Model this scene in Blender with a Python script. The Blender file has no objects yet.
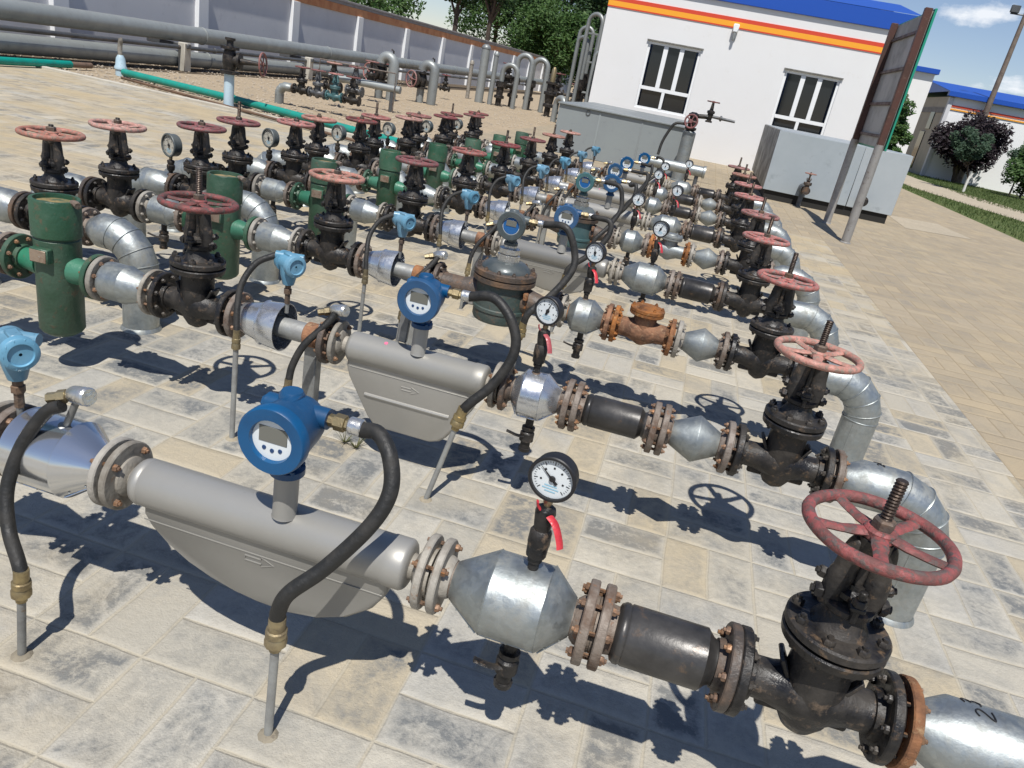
import bpy, bmesh, math, random
from mathutils import Vector, Matrix
PI = math.pi
rnd = random.Random(7)
S = bpy.context.scene
COL = S.collection
AX = .475                      # height of every pipe axis above the paving

# ------------------------------------------------------------------ materials
class NT:
    def __init__(s, name):
        s.m = bpy.data.materials.new(name); s.m.use_nodes = True
        s.t = s.m.node_tree; s.b = s.t.nodes['Principled BSDF']
    def n(s, typ, **kw):
        o = s.t.nodes.new(typ)
        for k, v in kw.items():
            if k.startswith('i_'):
                o.inputs[k[2:].replace('_', ' ')].default_value = v
            else: setattr(o, k, v)
        return o
    def l(s, a, b): s.t.links.new(a, b)
    def coord(s, kind='Object', scale=(1, 1, 1), jit=True):
        tc = s.n('ShaderNodeTexCoord'); mp = s.n('ShaderNodeMapping')
        mp.inputs['Scale'].default_value = scale
        s.l(tc.outputs[kind], mp.inputs['Vector'])
        if jit:
            oi = s.n('ShaderNodeObjectInfo'); vm = s.n('ShaderNodeVectorMath', operation='SCALE')
            vm.inputs[0].default_value = (17, 31, 23); s.l(oi.outputs['Random'], vm.inputs['Scale'])
            s.l(vm.outputs[0], mp.inputs['Location'])
        return mp.outputs[0]
    def noise(s, vec, scale, detail=4, rough=.55, lo=.35, hi=.65, dist=0):
        t = s.n('ShaderNodeTexNoise'); t.inputs['Scale'].default_value = scale
        t.inputs['Detail'].default_value = detail; t.inputs['Roughness'].default_value = rough
        t.inputs['Distortion'].default_value = dist
        s.l(vec, t.inputs['Vector'])
        r = s.n('ShaderNodeMapRange'); r.inputs['From Min'].default_value = lo; r.inputs['From Max'].default_value = hi
        s.l(t.outputs['Fac'], r.inputs['Value']); return r.outputs[0]
    def mix(s, fac, a, b):
        m = s.n('ShaderNodeMix', data_type='RGBA')
        for sock, v in ((m.inputs[0], fac), (m.inputs[6], a), (m.inputs[7], b)):
            if isinstance(v, (int, float)): sock.default_value = v
            elif isinstance(v, tuple): sock.default_value = v + (1,) if len(v) == 3 else v
            else: s.l(v, sock)
        return m.outputs[2]
    def math(s, op, a, b=0., c=0.):
        m = s.n('ShaderNodeMath', operation=op)
        for i, v in enumerate((a, b, c)):
            if isinstance(v, (int, float)): m.inputs[i].default_value = v
            else: s.l(v, m.inputs[i])
        return m.outputs[0]
    def ramp(s, v, lo, hi):
        r = s.n('ShaderNodeMapRange'); r.inputs['To Min'].default_value = lo; r.inputs['To Max'].default_value = hi
        s.l(v, r.inputs['Value']); return r.outputs[0]
    def bump(s, h, strength=.3, dist=.01):
        b = s.n('ShaderNodeBump'); b.inputs['Strength'].default_value = strength; b.inputs['Distance'].default_value = dist
        s.l(h, b.inputs['Height']); s.l(b.outputs[0], s.b.inputs['Normal'])
    def set(s, **kw):
        for k, v in kw.items():
            sock = s.b.inputs[k.replace('_', ' ')]
            if isinstance(v, (int, float)): sock.default_value = v
            elif isinstance(v, tuple): sock.default_value = v + (1,) if len(v) == 3 else v
            else: s.l(v, sock)
        return s.m

def worn(name, c1, c2, c3=None, rough=(.35, .6), metal=0., s1=9, s2=30, cover=(.45, .62), cover2=(.6, .68), bump=.25, bd=.004, spec=.5):
    """paint or metal c1 broken up with c2 in broad patches and c3 in small chips"""
    n = NT(name); v = n.coord()
    a = n.noise(v, s1, 5, .6, *cover); col = n.mix(a, c1, c2)
    b = n.noise(v, s2, 6, .65, *cover2)
    if c3: col = n.mix(b, col, c3)
    oi = n.n('ShaderNodeObjectInfo'); vary = n.n('ShaderNodeHueSaturation'); n.l(n.ramp(oi.outputs['Random'], .78, 1.16), vary.inputs['Value']); n.l(n.ramp(n.math('FRACT', n.math('MULTIPLY', oi.outputs['Random'], 7.7)), .85, 1.1), vary.inputs['Saturation'])
    n.l(col, vary.inputs['Color']); col = vary.outputs[0]
    f = n.noise(v, 60, 3, .6, .3, .7)
    n.bump(n.math('ADD', f, b), bump, bd)
    return n.set(Base_Color=col, Roughness=n.ramp(a, *rough), Metallic=metal, Specular_IOR_Level=spec)

M = {}
def galv(name, c1, c2, r, dirt, bmp=.5, spg=.30):
    n = NT(name); v = n.coord(); v2 = n.coord(scale=(1, 2.2, 2.2))
    a = n.noise(v2, 6, 6, .65, .32, .68)
    vo = n.n('ShaderNodeTexVoronoi'); vo.inputs['Scale'].default_value = 70; n.l(v, vo.inputs['Vector'])
    sp = n.n('ShaderNodeSeparateColor'); n.l(vo.outputs['Color'], sp.inputs[0])
    col = n.mix(a, c1, c2); col = n.mix(n.math('MULTIPLY', sp.outputs[0], spg), col, tuple(c * .62 for c in c2))
    d = n.noise(v, 9, 7, .72, .48, .72); col = n.mix(n.math('MULTIPLY', d, dirt), col, (.22, .205, .165))
    st = n.noise(n.coord(scale=(3.2, .6, .6)), 8, 5, .7, .55, .75); col = n.mix(n.math('MULTIPLY', st, dirt * .6), col, (.30, .29, .26))
    n.bump(n.math('ADD', n.noise(v, 5, 2, .5, .2, .8), n.math('MULTIPLY', n.noise(v, 40, 3, .6, .3, .7), .07)), bmp, .013)
    return n.set(Base_Color=col, Roughness=n.math('ADD', n.math('ADD', n.ramp(a, *r), n.math('MULTIPLY', sp.outputs[1], .1)), n.math('MULTIPLY', d, .22)),
                 Metallic=n.math('SUBTRACT', .86, n.math('MULTIPLY', d, dirt * .7)))
M['galv'] = galv('galvanized_sheet', (.46, .49, .485), (.32, .35, .35), (.36, .5), .8)
M['galv_old'] = galv('galvanized_dull', (.37, .40, .40), (.27, .295, .30), (.42, .58), .8)
M['alu'] = galv('aluminium_sheet', (.70, .72, .74), (.58, .60, .63), (.16, .22), .12, .12, .04)
def clean_sheet(name):
    n = NT(name); v = n.coord(); a = n.noise(v, 4, 3, .5, .3, .7)
    n.bump(n.noise(v, 6, 1, .4, .1, .9), .12, .01)
    return n.set(Base_Color=n.mix(a, (.70, .715, .73), (.62, .63, .64)), Roughness=n.ramp(a, .17, .25), Metallic=.92)
M['alu_clean'] = clean_sheet('bright_aluminium_sheet')
M['old_dial'] = NT('yellowed_dial').set(Base_Color=(.42, .40, .34), Roughness=.25)
M['black'] = worn('oily_black_paint', (.009, .009, .010), (.038, .033, .028), (.12, .082, .052), (.36, .62), 0, 12, 34, (.40, .62), (.56, .70), .3, .004, .4)
M['black_worn'] = worn('black_worn_steel', (.03, .029, .028), (.10, .095, .09), (.15, .10, .065), (.3, .46), .35, 5, 18, (.4, .7), (.6, .75), .10, .003)
M['rust'] = worn('orange_rust', (.30, .125, .045), (.13, .06, .03), (.36, .22, .11), (.8, .95), 0, 14, 40, (.4, .6), (.55, .7), .5)
M['flange'] = worn('weathered_flange', (.21, .175, .145), (.12, .08, .058), (.27, .12, .055), (.6, .85), .15, 16, 34, (.45, .65), (.6, .7), .4)
M['flange_pale'] = worn('pale_dusty_flange', (.33, .305, .26), (.21, .185, .15), (.25, .14, .075), (.6, .8), .1, 14, 34, (.45, .65), (.62, .72), .3)
M['flange_dark'] = worn('dark_rusty_flange', (.075, .06, .05), (.15, .095, .06), (.25, .12, .06), (.5, .8), .1, 16, 36, (.45, .65), (.62, .72), .4)
M['bolt'] = worn('rusty_bolt', (.26, .15, .085), (.14, .085, .055), (.36, .16, .06), (.5, .8), .3, 40, 90, (.4, .6), (.55, .7), .3)
M['bolt_black'] = worn('black_bolt', (.022, .02, .019), (.06, .05, .04), (.13, .09, .05), (.35, .6), .1, 40, 90, (.4, .6), (.6, .72), .3)
M['meter'] = worn('grey_beige_meter_paint', (.355, .345, .315), (.325, .315, .285), (.24, .23, .205), (.42, .52), .4, 3, 60, (.4, .6), (.68, .8), .06, .002)
M['blue'] = worn('blue_enamel', (.012, .078, .190), (.010, .062, .155), (.05, .11, .2), (.32, .45), 0, 8, 40, (.4, .6), (.66, .76), .12, .002)
M['blue_light'] = worn('pale_blue_enamel', (.135, .30, .42), (.10, .245, .35), (.06, .12, .17), (.3, .45), 0, 10, 40, (.4, .6), (.66, .76), .15, .002)
M['teal'] = worn('grey_teal_enamel', (.045, .115, .125), (.065, .135, .14), (.12, .12, .1), (.35, .5), 0, 10, 40, (.4, .6), (.64, .75), .15, .002)
M['grey_enamel'] = worn('grey_enamel', (.075, .095, .10), (.11, .125, .125), (.1, .08, .06), (.3, .5), .2, 10, 40, (.4, .6), (.64, .75), .15, .002)
M['green'] = worn('worn_green_paint', (.026, .078, .042), (.05, .105, .065), (.10, .085, .05), (.4, .6), 0, 7, 26, (.42, .62), (.57, .68), .25)
M['green_light'] = worn('fresh_green_paint', (.028, .165, .095), (.02, .115, .065), (.1, .09, .055), (.4, .55), 0, 9, 30, (.45, .65), (.64, .74), .2)
M['top_stain'] = worn('worn_yellowish_top', (.26, .19, .085), (.07, .09, .05), (.2, .1, .05), (.6, .8), 0, 18, 40)
M['drum'] = worn('grey_green_drum_paint', (.038, .066, .06), (.065, .085, .075), (.15, .09, .055), (.4, .6), 0, 9, 24, (.4, .6), (.52, .66), .25)
M['wheel_dusk'] = worn('faded_dark_red_wheel', (.27, .068, .064), (.13, .052, .046), (.10, .075, .068), (.55, .78), 0, 22, 62, (.40, .58), (.49, .60), .4, .004)
M['wheel_pink'] = worn('faded_pink_wheel', (.42, .155, .135), (.27, .095, .082), (.22, .165, .145), (.55, .78), 0, 22, 62, (.40, .58), (.49, .60), .35, .004)
M['wheel_red'] = worn('red_wheel', (.25, .055, .057), (.16, .045, .045), (.15, .10, .09), (.55, .78), 0, 22, 62, (.40, .58), (.49, .60), .3, .004)
M['wheel_pale'] = worn('pale_rusty_wheel', (.46, .225, .18), (.33, .15, .115), (.25, .19, .15), (.55, .78), 0, 22, 62, (.40, .58), (.49, .60), .4, .004)
M['thread'] = worn('greasy_thread', (.075, .052, .038), (.045, .034, .028), None, (.4, .6), .5, 30, 60)
M['brass'] = worn('dull_brass', (.36, .29, .16), (.24, .19, .11), (.14, .11, .07), (.35, .55), .75, 30, 60, (.4, .6), (.6, .72), .2, .002)
M['zinc'] = worn('zinc_plated', (.62, .62, .60), (.48, .47, .44), None, (.25, .4), .85, 30, 60)
M['conduit'] = worn('grey_conduit', (.34, .35, .34), (.26, .26, .25), (.26, .2, .14), (.45, .65), .5, 14, 40, (.4, .6), (.64, .74), .2, .002)
M['rubber'] = worn('black_rubber', (.016, .016, .015), (.03, .028, .025), None, (.55, .75), 0, 20, 60)
M['white_dial'] = NT('white_dial').set(Base_Color=(.66, .70, .71), Roughness=.22)
M['ink'] = NT('black_ink').set(Base_Color=(.012, .012, .014), Roughness=.5)
M['ink_blue'] = NT('pale_blue_ink').set(Base_Color=(.3, .55, .68), Roughness=.5)
M['screen'] = NT('lcd_screen').set(Base_Color=(.15, .15, .13), Roughness=.12)
M['screen_blue'] = NT('blue_screen').set(Base_Color=(.02, .11, .30), Roughness=.12)
M['button'] = NT('blue_button').set(Base_Color=(.015, .05, .14), Roughness=.4)
M['red_plastic'] = worn('red_lever_plastic', (.50, .06, .07), (.40, .04, .05), None, (.35, .5), 0, 20, 50)
M['pink_dot'] = NT('pink_sticker').set(Base_Color=(.8, .16, .28), Roughness=.5)
M['plate'] = worn('stained_nameplate', (.30, .23, .17), (.2, .13, .09), (.4, .36, .3), (.4, .6), .3, 30, 60)
M['white_wall'] = worn('white_render', (.84, .84, .83), (.82, .815, .80), (.77, .755, .72), (.85, .95), 0, .6, 3, (.4, .7), (.62, .8), .05, .003)
M['white_frame'] = NT('white_window_frame').set(Base_Color=(.8, .81, .81), Roughness=.35)
M['glass'] = NT('dark_window_glass').set(Base_Color=(.014, .016, .018), Roughness=.07, Specular_IOR_Level=.5)
M['red_band'] = NT('red_band_paint').set(Base_Color=(.62, .055, .02), Roughness=.6)
M['yellow_band'] = NT('orange_yellow_band_paint').set(Base_Color=(.85, .36, .02), Roughness=.6)
M['blue_roof'] = NT('blue_roof_sheet').set(Base_Color=(.010, .075, .40), Roughness=.4)
M['grey_wall'] = worn('grey_render', (.62, .62, .625), (.57, .57, .575), (.50, .50, .51), (.85, .95), 0, .8, 4, (.4, .7), (.6, .78), .05, .003)
M['cream_wall'] = worn('cream_render', (.44, .39, .31), (.40, .35, .28), None, (.85, .95), 0, .8, 4)
M['coping'] = worn('grey_coping', (.30, .28, .27), (.24, .23, .22), None, (.8, .95), 0, 2, 8)
M['orange_stripe'] = worn('faded_orange_stripe', (.74, .27, .05), (.62, .19, .03), None, (.7, .9), 0, 2, 8)
M['enclosure'] = worn('grey_sheet_paint', (.30, .33, .33), (.27, .295, .30), (.22, .235, .24), (.4, .6), .1, 1.5, 6, (.35, .65), (.6, .75), .08, .003)
M['enclosure_pale'] = worn('pale_bluish_sheet_paint', (.42, .465, .49), (.37, .415, .44), (.31, .35, .37), (.4, .6), .1, 1.5, 5, (.35, .65), (.6, .75), .08, .003)
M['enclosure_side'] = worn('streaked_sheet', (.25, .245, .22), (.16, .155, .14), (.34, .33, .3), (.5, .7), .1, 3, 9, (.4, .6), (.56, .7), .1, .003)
M['dark_void'] = NT('near_black_matt').set(Base_Color=(.02, .019, .017), Roughness=.9)
M['sign_steel'] = worn('brown_primed_steel', (.085, .035, .025), (.06, .028, .02), (.12, .07, .05), (.5, .7), 0, 4, 20)
M['sign_back'] = worn('grey_sign_back', (.36, .35, .33), (.3, .29, .27), (.24, .22, .2), (.5, .7), .2, 2, 8)
M['sign_green'] = NT('green_sign_face').set(Base_Color=(.015, .26, .17), Roughness=.4)
M['post_grey'] = worn('grey_post_paint', (.30, .29, .275), (.24, .23, .22), (.17, .14, .12), (.45, .65), .3, 5, 20)
M['pipe_grey'] = worn('silver_grey_pipe_paint', (.30, .32, .31), (.25, .265, .26), (.17, .17, .16), (.4, .55), .35, 3, 12, (.35, .65), (.62, .75), .1, .004)
M['pipe_dark'] = worn('dark_grey_pipe_paint', (.12, .125, .13), (.085, .09, .095), (.16, .12, .09), (.4, .6), .3, 3, 12)
M['teal_pipe'] = worn('teal_pipe_paint', (.02, .30, .24), (.016, .25, .2), (.08, .2, .16), (.4, .55), 0, 4, 14)
M['white_blue'] = worn('pale_blue_pipe_paint', (.46, .60, .68), (.40, .54, .62), (.36, .4, .4), (.45, .6), 0, 6, 22)
M['brown_tube'] = worn('brown_tube', (.16, .10, .065), (.1, .065, .045), None, (.6, .8), 0, 5, 18)
M['concrete'] = worn('pale_concrete', (.48, .45, .38), (.40, .37, .31), (.33, .3, .25), (.85, .95), 0, 2, 8, (.35, .65), (.58, .75), .2)
M['mortar'] = worn('sandy_mortar', (.31, .27, .20), (.24, .21, .16), (.2, .17, .13), (.9, .97), 0, 20, 60)
M['pole_brown'] = worn('weathered_brown_pole', (.17, .135, .11), (.12, .095, .08), (.24, .2, .17), (.6, .8), .1, 4, 14)
M['bark'] = worn('bark', (.07, .05, .037), (.045, .033, .026), (.11, .085, .065), (.85, .95), 0, 8, 25, (.4, .6), (.55, .7), .6, .01)
M['whitewash'] = NT('whitewashed_trunk').set(Base_Color=(.68, .66, .62), Roughness=.9)

def leafmat(name, a, b):
    n = NT(name); geo = n.n('ShaderNodeNewGeometry')
    rm = n.math('FRACT', n.math('MULTIPLY', geo.outputs['Random Per Island'], 7.31))
    col = n.mix(rm, a, b)
    n.set(Base_Color=col, Roughness=.55, Specular_IOR_Level=.3)
    tr = n.n('ShaderNodeBsdfTranslucent'); n.l(col, tr.inputs['Color'])
    mx = n.n('ShaderNodeMixShader'); mx.inputs[0].default_value = .3
    out = n.t.nodes['Material Output']
    n.l(n.b.outputs[0], mx.inputs[1]); n.l(tr.outputs[0], mx.inputs[2]); n.l(mx.outputs[0], out.inputs['Surface'])
    return n.m
M['leaf'] = leafmat('green_leaves', (.035, .085, .022), (.085, .15, .04))
M['leaf_dark'] = leafmat('deep_green_leaves', (.022, .055, .02), (.05, .095, .03))
M['leaf_plum'] = leafmat('plum_leaves', (.013, .010, .012), (.032, .020, .025))
M['leaf_blue'] = leafmat('grey_green_leaves', (.035, .07, .045), (.075, .12, .07))
M['blade'] = leafmat('grass_blades', (.055, .10, .025), (.12, .15, .05))
M['weed'] = leafmat('weed_blades', (.10, .12, .04), (.16, .15, .07))

def paver_mat(name, mod, ox, oy, cream, grey, tan, dusty, mortar, wear=1., pale_grey=(.4, .4, .385), mdark=.66, sandy=False):
    """basket-weave pavers: pairs laid alternately along x and along y"""
    n = NT(name); m = n.math
    tc = n.n('ShaderNodeTexCoord'); sx = n.n('ShaderNodeSeparateXYZ'); n.l(tc.outputs['Object'], sx.inputs[0])
    wob = n.noise(tc.outputs['Object'], 2.3, 2, .5, 0, 1)
    U = m('ADD', m('MULTIPLY', m('SUBTRACT', sx.outputs[0], ox), 1 / mod), m('MULTIPLY', m('SUBTRACT', wob, .5), .07))
    V = m('ADD', m('MULTIPLY', m('SUBTRACT', sx.outputs[1], oy), 1 / mod), m('MULTIPLY', m('SUBTRACT', wob, .5), -.07))
    fu, fv = m('FLOOR', U), m('FLOOR', V)
    par = m('FLOORED_MODULO', m('ADD', fu, fv), 2.)
    pu, pv = m('SUBTRACT', U, fu), m('SUBTRACT', V, fv)
    def pick(a, b): return m('ADD', m('MULTIPLY', a, m('SUBTRACT', 1., par)), m('MULTIPLY', b, par))
    long_, short = pick(pu, pv), m('MULTIPLY', pick(pv, pu), 2.)
    half = m('FLOOR', short); ps = m('SUBTRACT', short, half)
    dl = m('MINIMUM', long_, m('SUBTRACT', 1., long_)); ds = m('MULTIPLY', m('MINIMUM', ps, m('SUBTRACT', 1., ps)), .5)
    d = m('MINIMUM', dl, ds)
    cx = n.n('ShaderNodeCombineXYZ'); n.l(m('ADD', fu, .5), cx.inputs[0]); n.l(m('ADD', fv, .5), cx.inputs[1]); n.l(m('ADD', half, .5), cx.inputs[2])
    wn = n.n('ShaderNodeTexWhiteNoise'); n.l(cx.outputs[0], wn.inputs['Vector'])
    wc = n.n('ShaderNodeSeparateColor'); n.l(wn.outputs['Color'], wc.inputs[0])
    r1, r2, r3 = wc.outputs[0], wc.outputs[1], wc.outputs[2]
    # per-paver offset of the stain pattern
    off = n.n('ShaderNodeVectorMath', operation='SCALE'); n.l(wn.outputs['Color'], off.inputs[0]); off.inputs['Scale'].default_value = 9.
    pos = n.n('ShaderNodeVectorMath', operation='ADD'); n.l(tc.outputs['Object'], pos.inputs[0]); n.l(off.outputs[0], pos.inputs[1])
    stain = n.noise(pos.outputs[0], 6.5, 7, .74, .34, .58, .9)
    cloud = n.noise(pos.outputs[0], 2.4, 3, .6, .38, .60)
    fine = n.noise(pos.outputs[0], 42, 5, .75, .35, .65)
    grit = n.noise(tc.outputs['Object'], 170, 2, .6, .3, .7)
    edge = n.noise(tc.outputs['Object'], 9, 4, .7, 0, 1)
    inner = n.n('ShaderNodeMapRange'); inner.inputs['From Min'].default_value = .02; inner.inputs['From Max'].default_value = .10
    n.l(m('ADD', d, m('MULTIPLY', m('SUBTRACT', edge, .5), .07)), inner.inputs['Value'])
    per = m('MULTIPLY', m('MAXIMUM', 0., m('SUBTRACT', m('MULTIPLY', r1, 1.8), .12)), wear)
    amt = m('MULTIPLY', m('MULTIPLY', m('MULTIPLY', stain, m('ADD', .35, m('MULTIPLY', cloud, .65))), inner.outputs[0]), per)
    amt = m('MINIMUM', m('MULTIPLY', amt, m('ADD', .45, m('MULTIPLY', fine, .95))), .92)
    warm = m('GREATER_THAN', r2, .80)
    base = n.mix(r3, cream, tuple(c * .80 for c in cream))
    base = n.mix(m('MULTIPLY', m('GREATER_THAN', r2, .35), m('MULTIPLY', cloud, .45)), base, pale_grey)
    base = n.mix(m('MULTIPLY', warm, .6), base, tan)
    base = n.mix(m('MULTIPLY', fine, .22), base, tuple(c * .55 for c in cream))
    base = n.mix(m('MULTIPLY', grit, .14), base, tuple(c * .4 for c in cream))
    col = n.mix(amt, base, grey)
    big = n.noise(tc.outputs['Object'], .55, 4, .6, .46, .68); big2 = n.noise(tc.outputs['Object'], 3.1, 6, .72, .40, .66)
    col = n.mix(m('MULTIPLY', m('MULTIPLY', big, dusty), m('ADD', .15, m('MULTIPLY', big2, .85))), col, tan)
    jw = m('MULTIPLY', m('SUBTRACT', edge, .5), .022)
    j = n.n('ShaderNodeMapRange'); j.inputs['From Min'].default_value = .007; j.inputs['From Max'].default_value = .020; n.l(m('ADD', d, jw), j.inputs['Value'])
    jn = n.noise(tc.outputs['Object'], 7, 4, .7, .35, .65)
    col = n.mix(m('MULTIPLY', m('SUBTRACT', 1., j.outputs[0]), .75), col, n.mix(jn, mortar, tuple(c * mdark for c in mortar)))
    pil = n.n('ShaderNodeMapRange', interpolation_type='SMOOTHSTEP'); pil.inputs['From Min'].default_value = .0; pil.inputs['From Max'].default_value = .075; n.l(m('ADD', d, m('MULTIPLY', jw, 1.6)), pil.inputs['Value'])
    if sandy:
        far = n.n('ShaderNodeMapRange', interpolation_type='SMOOTHSTEP'); far.inputs['From Min'].default_value = 3.; far.inputs['From Max'].default_value = 10.; n.l(m('ADD', sx.outputs[1], m('MULTIPLY', sx.outputs[0], -.35)), far.inputs['Value'])
        drift = n.noise(n.coord(scale=(.5, 1.3, 1), jit=False), .9, 5, .65, .36, .60)
        col = n.mix(m('MULTIPLY', m('MULTIPLY', far.outputs[0], drift), .85), col, (.43, .345, .215))
    gs = n.noise(tc.outputs['Object'], 2.6, 7, .74, .49, .72, .5)
    col = n.mix(m('MULTIPLY', gs, .5 * wear), col, tuple(c * 1.25 for c in grey))
    hgt = m('ADD', m('ADD', m('MULTIPLY', j.outputs[0], .5), m('MULTIPLY', pil.outputs[0], .8)), m('ADD', m('MULTIPLY', fine, .3), m('ADD', m('MULTIPLY', r3, .35), m('MULTIPLY', grit, .12))))
    n.bump(hgt, .7, .008)
    return n.set(Base_Color=col, Roughness=.9, Specular_IOR_Level=.2)
M['pavers'] = paver_mat('grey_cream_pavers', .335, -1.08, 1.30, (.52, .485, .405), (.145, .153, .155), (.47, .38, .235), .7, (.47, .42, .32), 1.05, (.45, .445, .42), .85, True)
M['pavers_tan'] = paver_mat('sandy_pavers', .335, 2.15, 1.30, (.415, .345, .245), (.25, .22, .175), (.42, .34, .225), .9, (.31, .245, .155), .7, (.35, .305, .225), .85)

def ground_mat(name, a, b, c, s=1.2):
    n = NT(name); v = n.coord(jit=False)
    col = n.mix(n.noise(v, s, 6, .6, .35, .65), a, b); col = n.mix(n.noise(v, s * 14, 5, .7, .5, .7), col, c)
    n.bump(n.noise(v, 30, 4, .7, .2, .8), .5, .02)
    return n.set(Base_Color=col, Roughness=.95, Specular_IOR_Level=.15)
M['soil'] = ground_mat('dry_soil', (.42, .325, .20), (.35, .27, .17), (.25, .2, .14))
M['shaded_soil'] = ground_mat('pipe_shadow_soil', (.13, .10, .07), (.09, .07, .05), (.2, .16, .11), 1.6)  # soil tone darkened to carry the shade beneath the wall pipes
M['gravel_bed'] = ground_mat('gravel_bed', (.42, .335, .23), (.36, .29, .20), (.22, .18, .14), 1.6)
M['turf'] = ground_mat('turf', (.075, .11, .035), (.11, .13, .045), (.05, .07, .025), 1.)
M['path'] = ground_mat('pale_path', (.44, .38, .29), (.38, .33, .25), (.3, .26, .2))
M['stone'] = worn('pebble', (.45, .38, .29), (.30, .26, .21), (.5, .44, .36), (.85, .95), 0, 3, 9)

# ------------------------------------------------------------------ mesh helpers
def basis(d):
    d = Vector(d).normalized(); u = Vector((0, 0, 1)) if abs(d.z) < .9 else Vector((0, 1, 0))
    a = u.cross(d).normalized(); return d, a, d.cross(a)
class MB:
    def __init__(s): s.v = []; s.f = []
    def lathe(s, prof, o=(0, 0, 0), d=(1, 0, 0), seg=32, ph=0., cap=(1, 1)):
        """prof: (distance along d, radius)"""
        d, a, b = basis(d); o = Vector(o); n0 = len(s.v)
        for t, r in prof:
            for k in range(seg):
                w = 2 * PI * k / seg + ph
                s.v.append(o + d * t + (a * math.cos(w) + b * math.sin(w)) * max(r, 1e-4))
        for i in range(len(prof) - 1):
            for k in range(seg):
                k2 = (k + 1) % seg; p = n0 + i * seg; q = p + seg
                s.f.append((p + k, p + k2, q + k2, q + k))
        if cap[0]: s.f.append(tuple(n0 + k for k in reversed(range(seg))))
        if cap[1]: s.f.append(tuple(n0 + (len(prof) - 1) * seg + k for k in range(seg)))
        return s
    def cyl(s, o, d, t0, t1, r, seg=32, ch=.002, ph=0.):
        ch = min(ch, abs(t1 - t0) * .4, r * .4)
        return s.lathe([(t0, r - ch), (t0 + ch, r), (t1 - ch, r), (t1, r - ch)], o, d, seg, ph)
    def box(s, c, size, rot=None, bev=.003):
        bm = bmesh.new(); bmesh.ops.create_cube(bm, size=1)
        for v in bm.verts: v.co = Vector((v.co.x * size[0], v.co.y * size[1], v.co.z * size[2]))
        if bev: bmesh.ops.bevel(bm, geom=bm.edges[:], offset=min(bev, min(size) * .3), segments=1, affect='EDGES')
        n0 = len(s.v); bm.verts.index_update()
        for v in bm.verts:
            p = v.co.copy()
            if rot is not None: p = rot @ p
            s.v.append(p + Vector(c))
        for f in bm.faces: s.f.append(tuple(n0 + v.index for v in f.verts))
        bm.free(); return s
    def tube(s, pts, r, seg=12, closed=False, cap=True, flat=None):
        pts = [Vector(p) for p in pts]; n = len(pts); n0 = len(s.v)
        rs = r if isinstance(r, (list, tuple)) else [r] * n
        T = []
        for i in range(n):
            a = pts[(i - 1) % n] if (closed or i) else pts[0]; b = pts[(i + 1) % n] if (closed or i < n - 1) else pts[-1]
            T.append((b - a).normalized())
        _, u, w = basis(T[0])
        for i in range(n):
            u = (u - T[i] * u.dot(T[i])).normalized(); w = T[i].cross(u)
            k_m = 1.
            if not closed and 0 < i < n - 1:
                c = (pts[i] - pts[i - 1]).normalized().dot(T[i]); k_m = 1 / max(c, .5)
            for k in range(seg):
                q = 2 * PI * k / seg; x, y = math.cos(q) * rs[i], math.sin(q) * rs[i]
                if flat: x *= flat[0]; y *= flat[1]
                s.v.append(pts[i] + u * x + w * y)
        m = n if closed else n - 1
        for i in range(m):
            for k in range(seg):
                k2 = (k + 1) % seg; p = n0 + i * seg; q = n0 + ((i + 1) % n) * seg
                s.f.append((p + k, p + k2, q + k2, q + k))
        if cap and not closed:
            s.f.append(tuple(n0 + k for k in reversed(range(seg)))); s.f.append(tuple(n0 + (n - 1) * seg + k for k in range(seg)))
        return s
    def ring(s, c, d, R, r, seg=48, rs=10, wav=0.):
        d, a, b = basis(d); c = Vector(c)
        pts = [c + (a * math.cos(2 * PI * k / seg) + b * math.sin(2 * PI * k / seg)) * (R + wav * math.sin(5 * 2 * PI * k / seg)) for k in range(seg)]
        return s.tube(pts, r, rs, closed=True)
    def prism(s, poly, y0, y1, ch, ax='y'):
        """convex outline in x,z extruded along y with chamfered rims"""
        n = len(poly); cx = sum(p[0] for p in poly) / n; cz = sum(p[1] for p in poly) / n
        n0 = len(s.v)
        for y, k in ((y0, 1), (y0 + ch * .3, .45), (y0 + ch, 0), (y1 - ch, 0), (y1 - ch * .3, .45), (y1, 1)):
            for x, z in poly:
                L = math.hypot(x - cx, z - cz); q = 1 - ch * k / L
                s.v.append(Vector((cx + (x - cx) * q, y, cz + (z - cz) * q)))
        for i in range(5):
            for k in range(n):
                k2 = (k + 1) % n; s.f.append((n0 + i * n + k, n0 + i * n + k2, n0 + (i + 1) * n + k2, n0 + (i + 1) * n + k))
        s.f.append(tuple(n0 + k for k in reversed(range(n)))); s.f.append(tuple(n0 + 5 * n + k for k in range(n)))
        return s
    def quad(s, *p):
        n0 = len(s.v); s.v += [Vector(q) for q in p]; s.f.append(tuple(range(n0, n0 + len(p)))); return s
    def bolt(s, o, d, l=.0, r=.0098, h=.010):
        """nut/head on the outer side (d), shank running back l"""
        s.lathe([(0, r), (h * .75, r), (h, r * .8)], o, d, 6, rnd.random())
        s.lathe([(h, r * .5), (h + .006, r * .5)], o, d, 8)
        if l: s.lathe([(-l, r * .55), (0, r * .55)], o, d, 6)
        return s
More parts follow.
